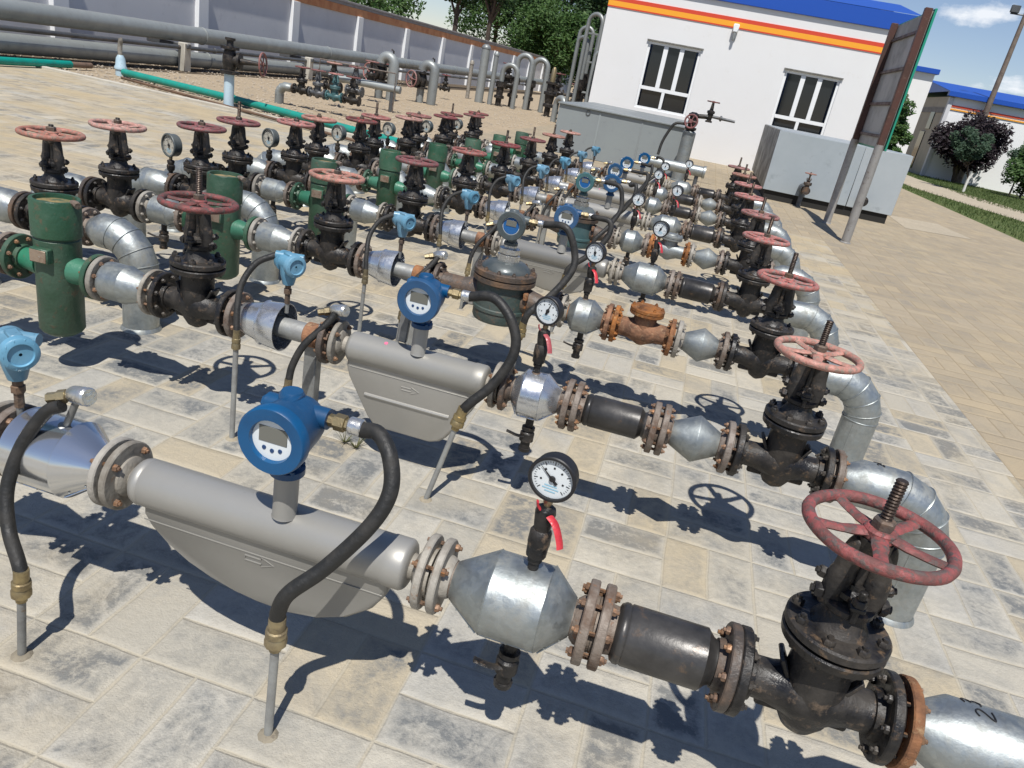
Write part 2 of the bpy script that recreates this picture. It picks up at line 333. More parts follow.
    def build(s, name, mat, parent=None, smooth=38, fixn=True):
        me = bpy.data.meshes.new(name); me.from_pydata([tuple(v) for v in s.v], [], s.f)
        if fixn:
            bm = bmesh.new(); bm.from_mesh(me); bmesh.ops.recalc_face_normals(bm, faces=bm.faces); bm.to_mesh(me); bm.free()
        me.polygons.foreach_set('use_smooth', [bool(smooth)] * len(me.polygons))
        if smooth: me.set_sharp_from_angle(angle=math.radians(smooth))
        me.materials.append(M[mat] if isinstance(mat, str) else mat)
        o = bpy.data.objects.new(name, me); COL.objects.link(o)
        if parent: o.parent = parent
        return o
def crom(P, n=8):
    P = [Vector(p) for p in P]; Q = [P[0] * 2 - P[1]] + P + [P[-1] * 2 - P[-2]]; out = []
    for i in range(1, len(Q) - 2):
        a, b, c, d = Q[i - 1:i + 3]
        for k in range(n):
            t = k / n
            out.append(.5 * ((2 * b) + (c - a) * t + (2 * a - 5 * b + 4 * c - d) * t * t + (3 * b - a - 3 * c + d) * t ** 3))
    return out + [P[-1]]
def tag(o, label=None, cat=None, group=None, kind=None):
    for k, v in (('label', label), ('category', cat), ('group', group), ('kind', kind)):
        if v: o[k] = v
    return o
def thing(name, label, cat, loc=(0, 0, 0), rz=0., group=None):
    o = bpy.data.objects.new(name, None); COL.objects.link(o); o.empty_display_size = .1
    o.location = loc; o.rotation_euler = (0, 0, rz); return tag(o, label, cat, group)
def copy_tree(o, parent=None):
    c = o.copy(); COL.objects.link(c)
    if parent: c.parent = parent
    for ch in list(o.children): copy_tree(ch, c)
    return c
def remat(o, a, b):
    """give a copied thing b wherever it had material a"""
    for ch in o.children_recursive:
        if ch.type == 'MESH' and ch.data.materials[0] == M[a]:
            ch.material_slots[0].link = 'OBJECT'; ch.material_slots[0].material = M[b]
class Proto:
    """the first use places the original itself, later uses copy it with its parts"""
    def __init__(s, make): s.make = make; s.o = None
    def put(s, loc, label, rz=0., mats=(), group=None, z=0.):
        if s.o is None: c = s.o = s.make()
        else: c = copy_tree(s.o)
        for ch in c.children_recursive:
            if ch.type == 'MESH' and ch.material_slots[0].link == 'OBJECT': ch.material_slots[0].link = 'DATA'
        c.location = (loc[0], loc[1], z); c.rotation_euler = (0, 0, rz); c['label'] = label
        if group: c['group'] = group
        for ch in c.children:
            if ch.name.startswith('handwheel'): ch.rotation_euler.z = rnd.uniform(0, 6.28)
        for a, b in mats: remat(c, a, b)
        return c

# ------------------------------------------------------------------ pipe parts
def flange(parent, x, mat, out, r=.098, t=.023, n=8, near=False, bolt='bolt', axis='x', z=AX, hole=.055, name='flange', gap=.014):
    """disc centred at x; out = +1/-1 side the bolt heads sit on; the other face meets its partner"""
    D = {'x': (1, 0, 0), 'z': (0, 0, 1), 'y': (0, 1, 0)}[axis]
    o = (x, 0, z) if axis == 'x' else ((0, 0, x) if axis == 'z' else (0, x, z))
    m = MB(); c = .003
    m.lathe([(-t / 2, r - c), (-t / 2 + c, r), (t / 2 - c, r), (t / 2, r - c)], o, D, 40)
    m.lathe([(0, r * .66), (-out * (t / 2 + gap / 2), r * .66)], o, D, 32)          # raised face with gasket
    m.lathe([(0, r * .60), (out * (t / 2 + .006), r * .58), (out * (t / 2 + .018), hole)], o, D, 32)   # weld neck
    _, a, b = basis(D); rb = r * .80
    spots = []
    for k in range(n):
        w = 2 * PI * (k + .5) / n
        spots.append(Vector(o) + (a * math.cos(w) + b * math.sin(w)) * rb + Vector(D) * out * (t / 2))
    dv = Vector(D) * out
    if not near:
        for p in spots: m.bolt(p, dv, t + gap)
        return m.build(name, mat, parent)
    f = m.build(name, mat, parent)
    bm_ = MB().bolt((0, 0, 0), dv, t + gap).build('bolt', bolt, f)
    bm_.location = spots[0]
    for p in spots[1:]:
        q = bm_.copy(); COL.objects.link(q); q.parent = f; q.location = p
        q.rotation_euler = (0, 0, 0)
    return f

def gate_valve(near=False, stem=.10, wheel='wheel_pink', black='black', lean=0.):
    t = thing('gate_valve', '', 'gate valve', group='black gate valves with round handwheels')
    L = .155
    m = MB()
    m.lathe([(-L + .01, .05), (-.12, .046), (-.085, .047), (-.05, .056), (-.03, .066), (.03, .066), (.05, .056), (.085, .047), (.12, .046), (L - .01, .05)], (0, 0, AX), (1, 0, 0), 32)
    m.lathe([(-.10, .012), (-.085, .038), (-.055, .056), (0, .066), (.06, .066), (.12, .064), (.145, .07)], (0, 0, AX), (0, 0, 1), 32)
    m.box((0, 0, AX - .045), (.20, .018, .05), None, .006)
    for s in (-1, 1): m.box((s * .062, 0, AX + .045), (.012, .06, .09), Matrix.Rotation(s * .5, 3, 'Y'), .003)
    m.build('body', black, t)
    for s in (-1, 1): flange(t, s * L, black, -s, near=near, bolt='bolt_black')
    m = MB().lathe([(.612, .07), (.618, .104), (.636, .107), (.640, .104)], (0, 0, 0), (0, 0, 1), 40)
    for k in range(8):
        w = 2 * PI * (k + .5) / 8; m.bolt((math.cos(w) * .088, math.sin(w) * .088, .618), (0, 0, -1))
    m.build('body_flange', black, t)
    m = MB().lathe([(.640, .092), (.645, .092), (.646, .104), (.649, .107), (.664, .107), (.669, .103), (.670, .06), (.684, .05), (.70, .043), (.728, .040)], (0, 0, 0), (0, 0, 1), 40)
    if not near:
        for k in range(8):
            w = 2 * PI * (k + .5) / 8; m.bolt((math.cos(w) * .088, math.sin(w) * .088, .669), (0, 0, 1))
    bn = m.build('bonnet', black, t)
    if near:
        b0 = None
        for k in range(8):
            w = 2 * PI * (k + .5) / 8; p = (math.cos(w) * .088, math.sin(w) * .088, .669)
            if b0 is None: b0 = MB().bolt((0, 0, 0), (0, 0, 1), 0, .013, .014).build('bolt', 'bolt_black', bn); q = b0
            else: q = b0.copy(); COL.objects.link(q); q.parent = bn
            q.location = p
    m = MB()
    for s in (-1, 1):
        m.tube(crom([(s * .032, 0, .715), (s * .036, 0, .755), (s * .033, 0, .80), (s * .027, 0, .85), (s * .018, 0, .868)], 4), [.025] * 8 + [.022] * 8 + [.018], 12, flat=(1.12, .82))
    m.lathe([(.852, .030), (.858, .034), (.884, .033), (.888, .028)], (0, 0, 0), (0, 0, 1), 20)
    m.lathe([(.712, .048), (.716, .052), (.728, .052), (.732, .046)], (0, 0, 0), (0, 0, 1), 24)
    m.build('yoke', black, t)
    m = MB().lathe([(.742, .022), (.744, .034), (.756, .034), (.764, .02), (.775, .019)], (0, 0, 0), (0, 0, 1), 20)
    for s in (-1, 1):
        m.box((0, s * .04, .749), (.03, .045, .013), None, .003)
        m.cyl((0, s * .052, 0), (0, 0, 1), .715, .79, .008, 8); m.bolt((0, s * .052, .757), (0, 0, 1), 0, .015, .014)
        m.bolt((s * .058, 0, .735), (s, 0, 0), .02, .018, .016); m.bolt((s * .060, .012, .77), (s, 0, .2), .02, .014, .014)
    m.build('gland', black, t)
    MB().lathe([(.70, .0115), (.905, .0115)], (0, 0, 0), (0, 0, 1), 12).build('lower_stem', black, t)
    m = MB(); z = .906; pr = [(z, .0105)]; top = .93 + stem
    while z < top: pr += [(z + .0035, .0125), (z + .007, .0102)]; z += .007
    pr += [(top + .003, .007)]
    m.lathe(pr, (0, 0, 0), (0, 0, 1), 14); m.build('stem', 'thread' if stem > .03 else black, t)
    m = MB(); zw = .897
    m.ring((0, 0, zw), (0, 0, 1), .1365, .0132, 60, 10, .0012)
    m.lathe([(zw - .014, .026), (zw - .008, .032), (zw + .008, .032), (zw + .013, .027)], (0, 0, 0), (0, 0, 1), 20)
    ph = rnd.random() * 2
    for k in range(5):
        w = 2 * PI * k / 5 + .79; c, s_ = math.cos(w), math.sin(w)
        m.tube(crom([(c * .024, s_ * .024, zw), (c * .07, s_ * .07, zw - .004), (c * .11, s_ * .11, zw - .003), (c * .135, s_ * .135, zw)], 3),
               [.0125] * 3 + [.0105] * 6 + [.012], 8, flat=(1.35, .62))
    hw = m.build('handwheel', wheel, t)
    MB().lathe([(zw + .012, .022), (zw + .03, .022), (zw + .034, .018)], (0, 0, 0), (0, 0, 1), 6).build('wheel_nut', 'flange_dark', hw)
    return t

def elbow(dist=.343, near=False, fl='flange', rp=.085, leg=AX, mat='galv', mark=None):
    """flange at x=0, cone, mitred elbow, riser into the paving at x=dist"""
    t = thing('elbow_pipe', '', 'pipe elbow', group='sheet clad elbow pipes running down into the paving')
    flange(t, 0, fl, 1, near=near)
    R = min(.17, dist - .125); x1 = dist - R
    if mark:
        mk = MB()
        for st in mark:
            P = []
            for u, v in st:
                w = v / rp; P.append((u, -math.sin(w) * (rp + .0008), AX + math.cos(w) * (rp + .0008)))
            mk.tube(crom(P, 4), .0019, 5)
        mk.build('handwritten_mark', 'ink', t)
    m = MB().lathe([(.018, .052), (.03, .056), (min(.085, x1 - .015), rp), (x1, rp)], (0, 0, AX), (1, 0, 0), 36, cap=(1, 0))
    m.build('cone_cladding', mat, t)
    pts = [(x1, 0, AX)]
    N = 4
    for k in range(1, 2 * N, 2):
        a = PI / 2 * k / (2 * N); rr = R / math.cos(PI / 4 / N)
        pts.append((x1 + math.sin(a) * rr, 0, AX - R + math.cos(a) * rr))
    pts.append((dist, 0, AX - R))
    m = MB().tube(pts, rp, 36, cap=False)
    for i in range(1, len(pts) - 1):
        tn = (Vector(pts[i + 1]) - Vector(pts[i - 1])).normalized(); m.ring(pts[i], tn, rp + .001, .0028, 36, 6)
    m.build('elbow_cladding', mat, t)
    m = MB().lathe([(0, rp), (AX - R, rp)], (dist, 0, 0), (0, 0, 1), 36, cap=(0, 0))
    m.ring((dist, 0, AX - R), (0, 0, 1), rp + .001, .003, 36, 6)
    m.lathe([(0, rp + .012), (.006, rp + .010), (.02, rp + .001)], (dist, 0, 0), (0, 0, 1), 36, cap=(0, 0))
    m.tube([(dist - .04, -rp + .012, .02), (dist - .04, -rp + .010, AX - R - .01)], .003, 6)
    m.build('riser_cladding', mat, t)
    return t

def barrel(x0, x1, r, near=False, f0='flange_pale', f1='flange', mat='galv', rn=.046, drain=True, cyl=None, group='sheet clad reducer barrels between flanges', fr=.098, screws=True, n1=8, n0=8):
    """flanged double cone in sheet cladding"""
    t = thing('clad_barrel', '', 'clad pipe', group=group)
    flange(t, x0, f0, 1, near=near, hole=rn, r=fr if n0 == 8 else .091, n=n0, t=.023 if n0 == 8 else .019); flange(t, x1, f1, -1, near=near, hole=rn, r=fr if n1 == 8 else .091, n=n1, t=.023 if n1 == 8 else .019)
    a, b = x0 + .024, x1 - .024; L = b - a
    c0, c1 = (a + L * .28, a + L * .72) if cyl is None else cyl
    for p, q in ((x0 + .005, a + .012), (b - .012, x1 - .005)): MB().lathe([(p, rn * .93), (q, rn * .93)], (0, 0, AX), (1, 0, 0), 28).build('pipe_neck', 'flange', t)
    pr = [(a + .008, rn), (c0, r)]
    if c1 > c0 + .01: pr += [(c0 + .003, r + .0025), (c0 + .006, r), (c1 - .006, r), (c1 - .003, r + .0025), (c1, r)]
    else: pr = [(a + .008, rn), (c0, r), (c0 + .004, r)]
    pr += [(b - .008, rn)]
    m = MB().lathe(pr, (0, 0, AX), (1, 0, 0), 40)
    if c1 > c0 + .01:
        m.tube([(c0 + .004, -r * .55, AX - r * .84), (c1 - .004, -r * .55, AX - r * .84)], .003, 6)
        if screws:
            for q in (.15, .5, .85):
                m.lathe([(0, .0042), (.003, .003)], (c0 + (c1 - c0) * q, -r * .60, AX - r * .80), (0, -.6, -.8), 8)
    if c1 > c0 + .01:
        for (xa_, ra_), (xb_, rb_) in (((a + .012, rn), (c0 - .003, r)), ((c1 + .003, r), (b - .012, rn))):
            P_ = lambda q, off=.001: Vector((xa_ + (xb_ - xa_) * q, -(ra_ + (rb_ - ra_) * q + off) * .62, AX + (ra_ + (rb_ - ra_) * q + off) * -.785))
            m.tube([P_(.03), P_(.97)], .0022, 6)
            if screws:
                for q in (.3, .8): m.lathe([(0, .0038), (.003, .0028)], P_(q, 0) + Vector((0, -.012, .010)), (0, -.62, -.785), 8)
    m.build('cladding', mat, t)
    if drain:
        xd = (c0 + c1) / 2 + .01
        m = MB(); m.lathe([(0, .016), (.045, .016), (.047, .026), (.06, .026), (.062, .018), (.072, .028), (.105, .028), (.108, .019), (.135, .019), (.137, .024), (.15, .022)], (xd, -.015, AX - r + .012), (0, -.05, -1), 14)
        dv = m.build('drain_valve', 'black', t)
        MB().tube(crom([(xd, -.03, AX - r - .07), (xd - .03, -.05, AX - r - .068), (xd - .075, -.06, AX - r - .055)], 3), .0075, 8, flat=(1.5, .6)).build('lever', 'black', dv)
    return t

def check_silent(x0, x1, r, near=False, fm='flange_dark', f0=None):
    t = thing('check_valve', '', 'check valve', group='black cylindrical check valves')
    flange(t, x0, f0 or fm, 1, near=near); flange(t, x1, fm, -1, near=near)
    a, b = x0 + .02, x1 - .02
    MB().lathe([(a, .05), (a + .008, .054), (a + .012, r - .006), (a + .022, r), (a + .03, r), (a + .034, r - .003), (a + .038, r), (b - .035, r), (b - .02, r - .016), (b - .012, .05), (b, .05)], (0, 0, AX), (1, 0, 0), 40).build('body', 'black_worn', t)
    return t
def check_swing(x0, x1, near=False, fm='rust', bm_='rust'):
    t = thing('check_valve', '', 'check valve')
    flange(t, x0, fm, 1, near=near); flange(t, x1, fm, -1, near=near)
    xm = (x0 + x1) / 2; h = (x1 - x0) / 2
    m = MB().lathe([(-h + .01, .05), (-h * .5, .052), (-.03, .068), (.03, .068), (h * .5, .052), (h - .01, .05)], (xm, 0, AX), (1, 0, 0), 28)
    m.lathe([(-.075, .02), (-.06, .045), (0, .066), (.085, .058), (.09, .062)], (xm, 0, AX), (0, 0, 1), 28); m.build('body', bm_, t)
    m = MB().lathe([(.562, .085), (.566, .089), (.578, .089), (.58, .08), (.582, .089), (.596, .089), (.60, .084), (.602, .05), (.612, .04)], (xm, 0, 0), (0, 0, 1), 32)
    for k in range(6):
        w = 2 * PI * k / 6; m.bolt((xm + math.cos(w) * .074, math.sin(w) * .074, .599), (0, 0, 1))
    m.build('cover', bm_, t)
    return t

def transmitter(parent, x, ztop, mat='blue', zbase=.53, disp='screen', scale=1., neck='meter', rz=0.):
    """display head on a neck, face towards -y"""
    k = scale; z = ztop
    MB().lathe([(zbase, .031), (zbase + .006, .029), (z - .105 * k, .029)], (x, 0, 0), (0, 0, 1), 24).build('neck', neck, parent)
    m = MB()
    m.lathe([(-.132 * k, .034), (-.13 * k, .044), (-.113 * k, .044), (-.111 * k, .032), (-.07 * k, .034), (-.05 * k, .04)], (x, 0, z), (0, 0, 1), 24)
    for q in range(4):
        w = PI / 2 * q + PI / 4; m.lathe([(0, .007), (.006, .007)], (x + math.cos(w) * .038, math.sin(w) * .038, z - .113 * k), (0, 0, 1), 6)
    m.lathe([(-.06, .081), (-.045, .080), (0, .074), (.03, .071), (.055, .066), (.074, .056), (.085, .03), (.088, .002)], (x, 0, z), (0, 1, 0), 36)
    m.tube([(x - .084, .035, z + .03), (x + .084, .035, z + .03)], .027, 18)
    m.lathe([(.0, .034), (.03, .032), (.04, .026)], (x - .02, .035, z + .04), (0, 0, 1), 16)
    m.lathe([(0, .018), (.012, .018), (.014, .014)], (x - .083, .035, z + .03), (-1, 0, 0), 6)
    m.box((x, .0, z + .07), (.022, .09, .012), None, .003)
    hs = m.build('housing', mat, parent)
    m = MB().lathe([(-.082, .053), (-.0935, .0555), (-.0945, .084), (-.090, .0875), (-.064, .0875), (-.060, .082)], (x, 0, z), (0, 1, 0), 40, cap=(0, 1))
    cv = m.build('front_cover', mat, parent)
    m = MB().lathe([(-.0815, .0545), (-.078, .0545)], (x, 0, z), (0, 1, 0), 36); dp = m.build('display', 'white_dial', cv)
    if disp == 'screen':
        MB().box((x + .001, -.0815, z + .013), (.074, .003, .042), None, .001).build('screen', 'screen', dp)
        for q in (-1, 0, 1):
            MB().lathe([(0, .0058), (.002, .005)], (x + q * .021, -.0813, z - .024 - (.004 if q == 0 else 0)), (0, -1, 0), 14).build('button', 'button', dp)
    else:
        MB().lathe([(-.0825, .050), (-.081, .050)], (x, 0, z), (0, 1, 0), 30).build('faceplate', 'screen_blue', dp)
        MB().box((x, -.0835, z + .016), (.064, .003, .036), None, .001).build('screen', 'screen', dp)
    m = MB().lathe([(.0, .016), (.016, .016), (.018, .022), (.045, .022), (.047, .017), (.055, .017)], (x + .083, .035, z + .03), (1, 0, 0), 6)
    cg = m.build('cable_gland', 'brass', parent)
    MB().lathe([(.055, .020), (.058, .0225), (.088, .0225), (.091, .020)], (x + .083, .035, z + .03), (1, 0, .02), 20).build('collar', 'zinc', cg)
    return hs

def arrow(m, x, z, y, s):
    P = [(-.5, .16), (.1, .16), (.1, .34), (.55, 0), (.1, -.34), (.1, -.16), (-.5, -.16)]
    Q = [(x + a * s, y, z + b * s * .55) for a, b in P]
    m.tube(Q + [Q[0]], .0022, 5)

def coriolis(kind, near=False, tr='blue', disp='screen', fm='flange_pale'):
    t = thing('flow_meter', '', 'flow meter', group='grey mass flow meters with display heads')
    if kind == 'A': xa, xb, fa, fb, r, xt = -1.158, -.408, -1.195, -.368, .061, -.735
    else: xa, xb, fa, fb, r, xt = -1.145, -.565, -1.192, -.527, .062, -.85
    flange(t, fa, fm, 1, near=near, hole=.036, n=4, t=.019, r=.091); flange(t, fb, fm, -1, near=near, hole=.036, n=4, t=.019, r=.091)
    MB().lathe([(fa + .02, .033), (xa + .004, .033)], (0, 0, AX), (1, 0, 0), 24).build('pipe_stub', 'flange_pale', t)
    MB().lathe([(xb - .004, .035), (xb + .012, .03), (fb - .02, .03)], (0, 0, AX), (1, 0, 0), 24).build('pipe_stub', 'flange_pale', t)
    pr = [(xa, .036), (xa + .003, r - .013), (xa + .012, r - .003), (xa + .022, r)]
    if kind == 'A': pr += [(xa + .03, r), (xa + .034, r - .0025), (xa + .038, r)]
    pr += [(xb - .06, r), (xb - .056, r + .002), (xb - .014, r + .002), (xb - .008, r - .001), (xb - .003, r - .006), (xb, r - .013), (xb + .001, .03)]
    MB().lathe(pr, (0, 0, AX), (1, 0, 0), 44).build('tube', 'meter', t)
    m = MB()
    if kind == 'A':
        pl = [(-1.122, .452), (-1.122, .405), (-1.105, .378), (-1.06, .338), (-1.0, .300), (-.93, .270), (-.86, .250), (-.79, .240), (-.70, .240), (-.62, .255), (-.54, .290), (-.485, .335), (-.455, .385), (-.445, .452)]
    else:
        pl = [(-1.135, .452), (-1.138, .40), (-1.125, .36), (-1.03, .205), (-1.005, .178), (-.97, .165), (-.75, .165), (-.71, .18), (-.685, .205), (-.60, .35), (-.585, .40), (-.585, .452)]
    m.prism(pl, -.036, .036, .014)
    if kind == 'A': arrow(m, -.79, .375, -.0365, .075); m.tube([(-1.115, -.0365, .392), (-.46, -.0365, .392)], .002, 5)
    else:
        arrow(m, -.86, .37, -.0365, .07); m.tube([(-1.12, -.0365, .405), (-.60, -.0365, .405)], .002, 5)
        m.tube([(-1.045, -.035, .302), (-1.03, -.037, .302), (-.70, -.037, .302), (-.685, -.035, .302)], .008, 8)
    m.build('loop_housing', 'meter', t)
    before = set(t.children)
    transmitter(t, xt, .765 if kind == 'A' else .76, tr, .525, disp)
    for o in set(t.children) - before:                      # the neck stands a little to the front of the tube's crown
        for q in [o] + list(o.children_recursive): 
            zc = .765 if kind == 'A' else .76
            if o.name.split('.')[0] != 'neck': q.data.transform(Matrix.Translation((xt, 0, zc)) @ Matrix.Scale(.93, 4) @ Matrix.Translation((-xt, 0, -zc)))
            q.data.transform(Matrix.Translation((0, -.024, 0)))
    if kind == 'B':
        MB().box((xt - .085, .02, .60), (.04, .022, .12), Matrix.Rotation(.05, 3, 'Y'), .004).build('bracket', 'conduit', t)
        MB().lathe([(0, .008), (.002, .007)], (-.985, -.022, AX + .0575), (0, -.36, .93), 12).build('sticker', 'pink_dot', t)
    return t

def drum_meter(tr='grey_enamel', disp='blue', body='drum', near=False):
    t = thing('flow_meter', '', 'flow meter', group='drum shaped flow meters')
    x = -.83
    flange(t, -1.192, 'flange_dark', 1, near=near); flange(t, -.527, 'flange', -1, near=near)
    MB().lathe([(-1.18, .05), (-1.05, .05), (-.95, .075), (-.71, .075), (-.61, .05), (-.54, .05)], (0, 0, AX), (1, 0, 0), 28).build('pipe_neck', 'flange_dark', t)
    MB().lathe([(.335, .10), (.345, .135), (.36, .142), (.40, .142), (.405, .148), (.42, .148), (.425, .142), (.555, .142)], (x, 0, 0), (0, 0, 1), 44).build('body', body, t)
    m = MB().lathe([(.556, .16), (.56, .167), (.583, .167), (.586, .155), (.590, .155), (.593, .167), (.618, .167), (.623, .16)], (x, 0, 0), (0, 0, 1), 44)
    for k in range(12):
        w = 2 * PI * k / 12; m.bolt((x + math.cos(w) * .15, math.sin(w) * .15, .622), (0, 0, 1), 0, .011, .014)
    m.build('bolted_flange', 'flange_dark', t)
    MB().lathe([(.622, .132), (.635, .128), (.66, .10), (.668, .065), (.672, .05)], (x, 0, 0), (0, 0, 1), 40).build('cover', 'grey_enamel', t)
    MB().lathe([(.67, .062), (.70, .062), (.705, .05), (.71, .058), (.735, .058), (.74, .035), (.76, .035)], (x, 0, 0), (0, 0, 1), 8).build('clamp_nut', 'zinc', t)
    before = set(t.children)
    transmitter(t, x, .862, tr, .735, disp, neck='black')
    for o in set(t.children) - before:
        for q in [o] + list(o.children_recursive):
            if o.name.split('.')[0] != 'neck': q.data.transform(Matrix.Translation((x, 0, .862)) @ Matrix.Scale(.84, 4) @ Matrix.Translation((-x, 0, -.862)))
    for s in (0, 1, 2):
        MB().box((x + .145, -.035 - .02 * s, .42 + .05 * s), (.025, .025, .04), None, .004).build('lug', 'rust', t)
    return t

def gauge(stem=True, rdial=.052, dial='white_dial', lever=True, zc=.815, zb=.565, yaw=-.12, oil=False, seed=0):
    t = thing('pressure_gauge', '', 'pressure gauge', group='round pressure gauges on stems')
    rot = Matrix.Rotation(yaw, 3, 'Z'); R3 = lambda p: rot @ Vector(p)
    d = R3((0, -1, 0)); c = Vector((0, 0, zc))
    k = rdial / .052
    m = MB().lathe([(-.030 * k, rdial * .55), (-.028 * k, rdial * .93), (-.022 * k, rdial * .97), (.004 * k, rdial * .97), (.006 * k, rdial * 1.04), (.014 * k, rdial * 1.04), (.0165 * k, rdial), (.0165 * k, rdial * .9), (.010 * k, rdial * .895)], c, d, 40, cap=(1, 0))
    cs = m.build('case', 'ink' if not oil else 'grey_enamel', t)
    dl = MB().lathe([(.004 * k, rdial * .90), (.0085 * k, rdial * .90)], c, d, 40).build('dial', dial, t)
    m = MB(); u, w = R3((1, 0, 0)), Vector((0, 0, 1)); y = d * .0092 * k
    def mk(a, r0, r1, th):
        dr = u * math.sin(a) + w * math.cos(a); n = u * math.cos(a) - w * math.sin(a)
        p, q = c + y + dr * r0 * rdial, c + y + dr * r1 * rdial
        m.quad(p - n * th, q - n * th, q + n * th, p + n * th)
    for i in range(33):
        mk(math.radians(-135 + 270 * i / 32), .72 if i % 4 else .64, .80, .0005 * k if i % 4 else .0010 * k)
    for a, r in ((-105, .5), (-45, .5), (0, .5), (45, .5), (105, .5)): mk(math.radians(a), r - .045, r + .045, .0022 * k)
    m.build('scale_marks', 'ink', dl, smooth=0)
    m = MB(); y = d * .0094 * k
    for i, wd in enumerate((.28, .36, .24)):
        zz = -(.36 + .13 * i) * rdial; m.quad(c + y + u * -wd * rdial + w * zz, c + y + u * wd * rdial + w * zz, c + y + u * wd * rdial + w * (zz + .05 * rdial), c + y + u * -wd * rdial + w * (zz + .05 * rdial))
    m.build('print_band', 'ink_blue', dl, smooth=0)
    m = MB(); a = math.radians(-50 + seed * 37 % 80); dr = u * math.sin(a) + w * math.cos(a); nn = u * math.cos(a) - w * math.sin(a); y = d * .0115 * k
    p0, p1 = c + y - dr * rdial * .3, c + y + dr * rdial * .74
    m.quad(p0 - nn * .0042 * k, p0 + nn * .0042 * k, c + y + nn * .0026 * k, p1 + nn * .0006, p1 - nn * .0006, c + y - nn * .0026 * k)
    m.lathe([(.009 * k, .0075 * k), (.0135 * k, .006 * k)], c, d, 14); m.build('needle', 'ink', t, smooth=0)
    z1 = zc - rdial
    m = MB().lathe([(z1 - .022, .008), (z1 - .012, .011), (z1 - .004, .011), (z1 + .006, .009)], (0, 0, 0), (0, 0, 1), 8)
    m.build('socket', 'brass', t)
    L = z1 - .02 - zb
    pr = [(0, .013), (.16, .013), (.17, .017), (.24, .018), (.26, .0235), (.40, .0245), (.44, .026), (.62, .025), (.66, .019), (.74, .021), (.90, .024), (.96, .022), (1., .012)]
    sv = MB().lathe([(zb - .03, .013)] + [(zb + q * L, r) for q, r in pr], (0, 0, 0), (0, 0, 1), 12).build('shutoff_valve', 'black', t)
    m = MB().lathe([(zb - .012, .024), (zb - .004, .023), (zb + .004, .015)], (0, 0, 0), (0, 0, 1), 14); m.build('boss', 'flange_dark', t)
    if lever:
        z = zb + L * .92
        m = MB().tube(crom([(.012, -.018, z), (.03, -.03, z - .01), (.046, -.04, z - .038), (.052, -.045, z - .055)], 3), .0075, 8, flat=(1.4, .5))
        m.tube(crom([(-.012, -.018, z + .012), (-.018, -.02, z + .02), (-.02, -.02, z + .03)], 3), .006, 8, flat=(1.4, .5))
        m.build('lever', 'red_plastic', sv)
    return t

def hose_line(pts, rod, r=.016, label='', seg=12, coup=True, group=None, rodr=.0105, cat='cable hose'):
    """flexible hose from pts[0] to the top of a conduit standing at rod (x,y)"""
    t = thing('conduit_hose', label, cat, (rod[0], rod[1], 0), 0, group or 'black cable hoses dropping to thin conduits')
    o = Vector((rod[0], rod[1], 0)); P = crom([Vector(p) - o for p in pts], 8)
    MB().tube(P, r, seg).build('hose', 'rubber', t)
    e = Vector(pts[-1]) - o; dn = (Vector((0, 0, 0)) - e).normalized()
    m = MB().lathe([(-.012, r * 1.08), (.022, r * 1.1), (.024, r * 1.35), (.04, r * 1.35), (.042, r * 1.2), (.05, r * 1.42), (.066, r * 1.42), (.068, r * .85), (.085, r * .8)], e, dn, 10)
    m.build('coupling', 'brass', t)
    L = e.length
    MB().lathe([(.07, rodr), (L + .02, rodr)], e, dn, 12).build('conduit', 'conduit', t)
    MB().lathe([(0, .026), (.003, .023), (.007, .014)], (0, 0, 0), (0, 0, 1), 9).build('mortar_collar', 'mortar', t)
    return t

def small_transmitter(label, loc, mat='blue_light'):
    t = thing('small_transmitter', label, 'transmitter', (loc[0], loc[1], 0), 0, 'small pale blue transmitters on pipe stems')
    z = .745; d = Vector((.86, -.5, .0)).normalized(); c = Vector((0, 0, z))
    m = MB().lathe([(-.052, .036), (-.05, .040), (-.03, .042), (-.028, .036), (.028, .036)], c, d, 28)
    m.lathe([(-.085, .022), (-.07, .026), (-.04, .034), (0, .036)], c, (0, 0, 1), 20)
    m.tube([c + Vector((-.06, -.0, .022)), c + Vector((.045, .03, .022))], .017, 14)
    m.box(c + Vector((0, 0, .036)), (.05, .03, .012), Matrix.Rotation(-.5, 3, 'Z'), .003)
    m.build('housing', mat, t)
    m = MB().lathe([(.028, .040), (.03, .044), (.05, .044), (.054, .040), (.056, .030), (.050, .028), (.050, .004)], c, d, 32, cap=(0, 0))
    _, a, b = basis(d)
    for k in range(10):
        w = 2 * PI * k / 10; m.box(c + d * .05 + (a * math.cos(w) + b * math.sin(w)) * .036, (.008, .008, .012), None, .001)
    m.build('front_cover', mat, t)
    MB().lathe([(z - .165, .012), (z - .125, .012), (z - .123, .017), (z - .105, .017), (z - .103, .013), (z - .08, .013)], (0, 0, 0), (0, 0, 1), 6).build('union_nut', 'flange_dark', t)
    MB().lathe([(.54, .009), (z - .14, .009)], (0, 0, 0), (0, 0, 1), 10).build('stem', 'conduit', t)
    return t

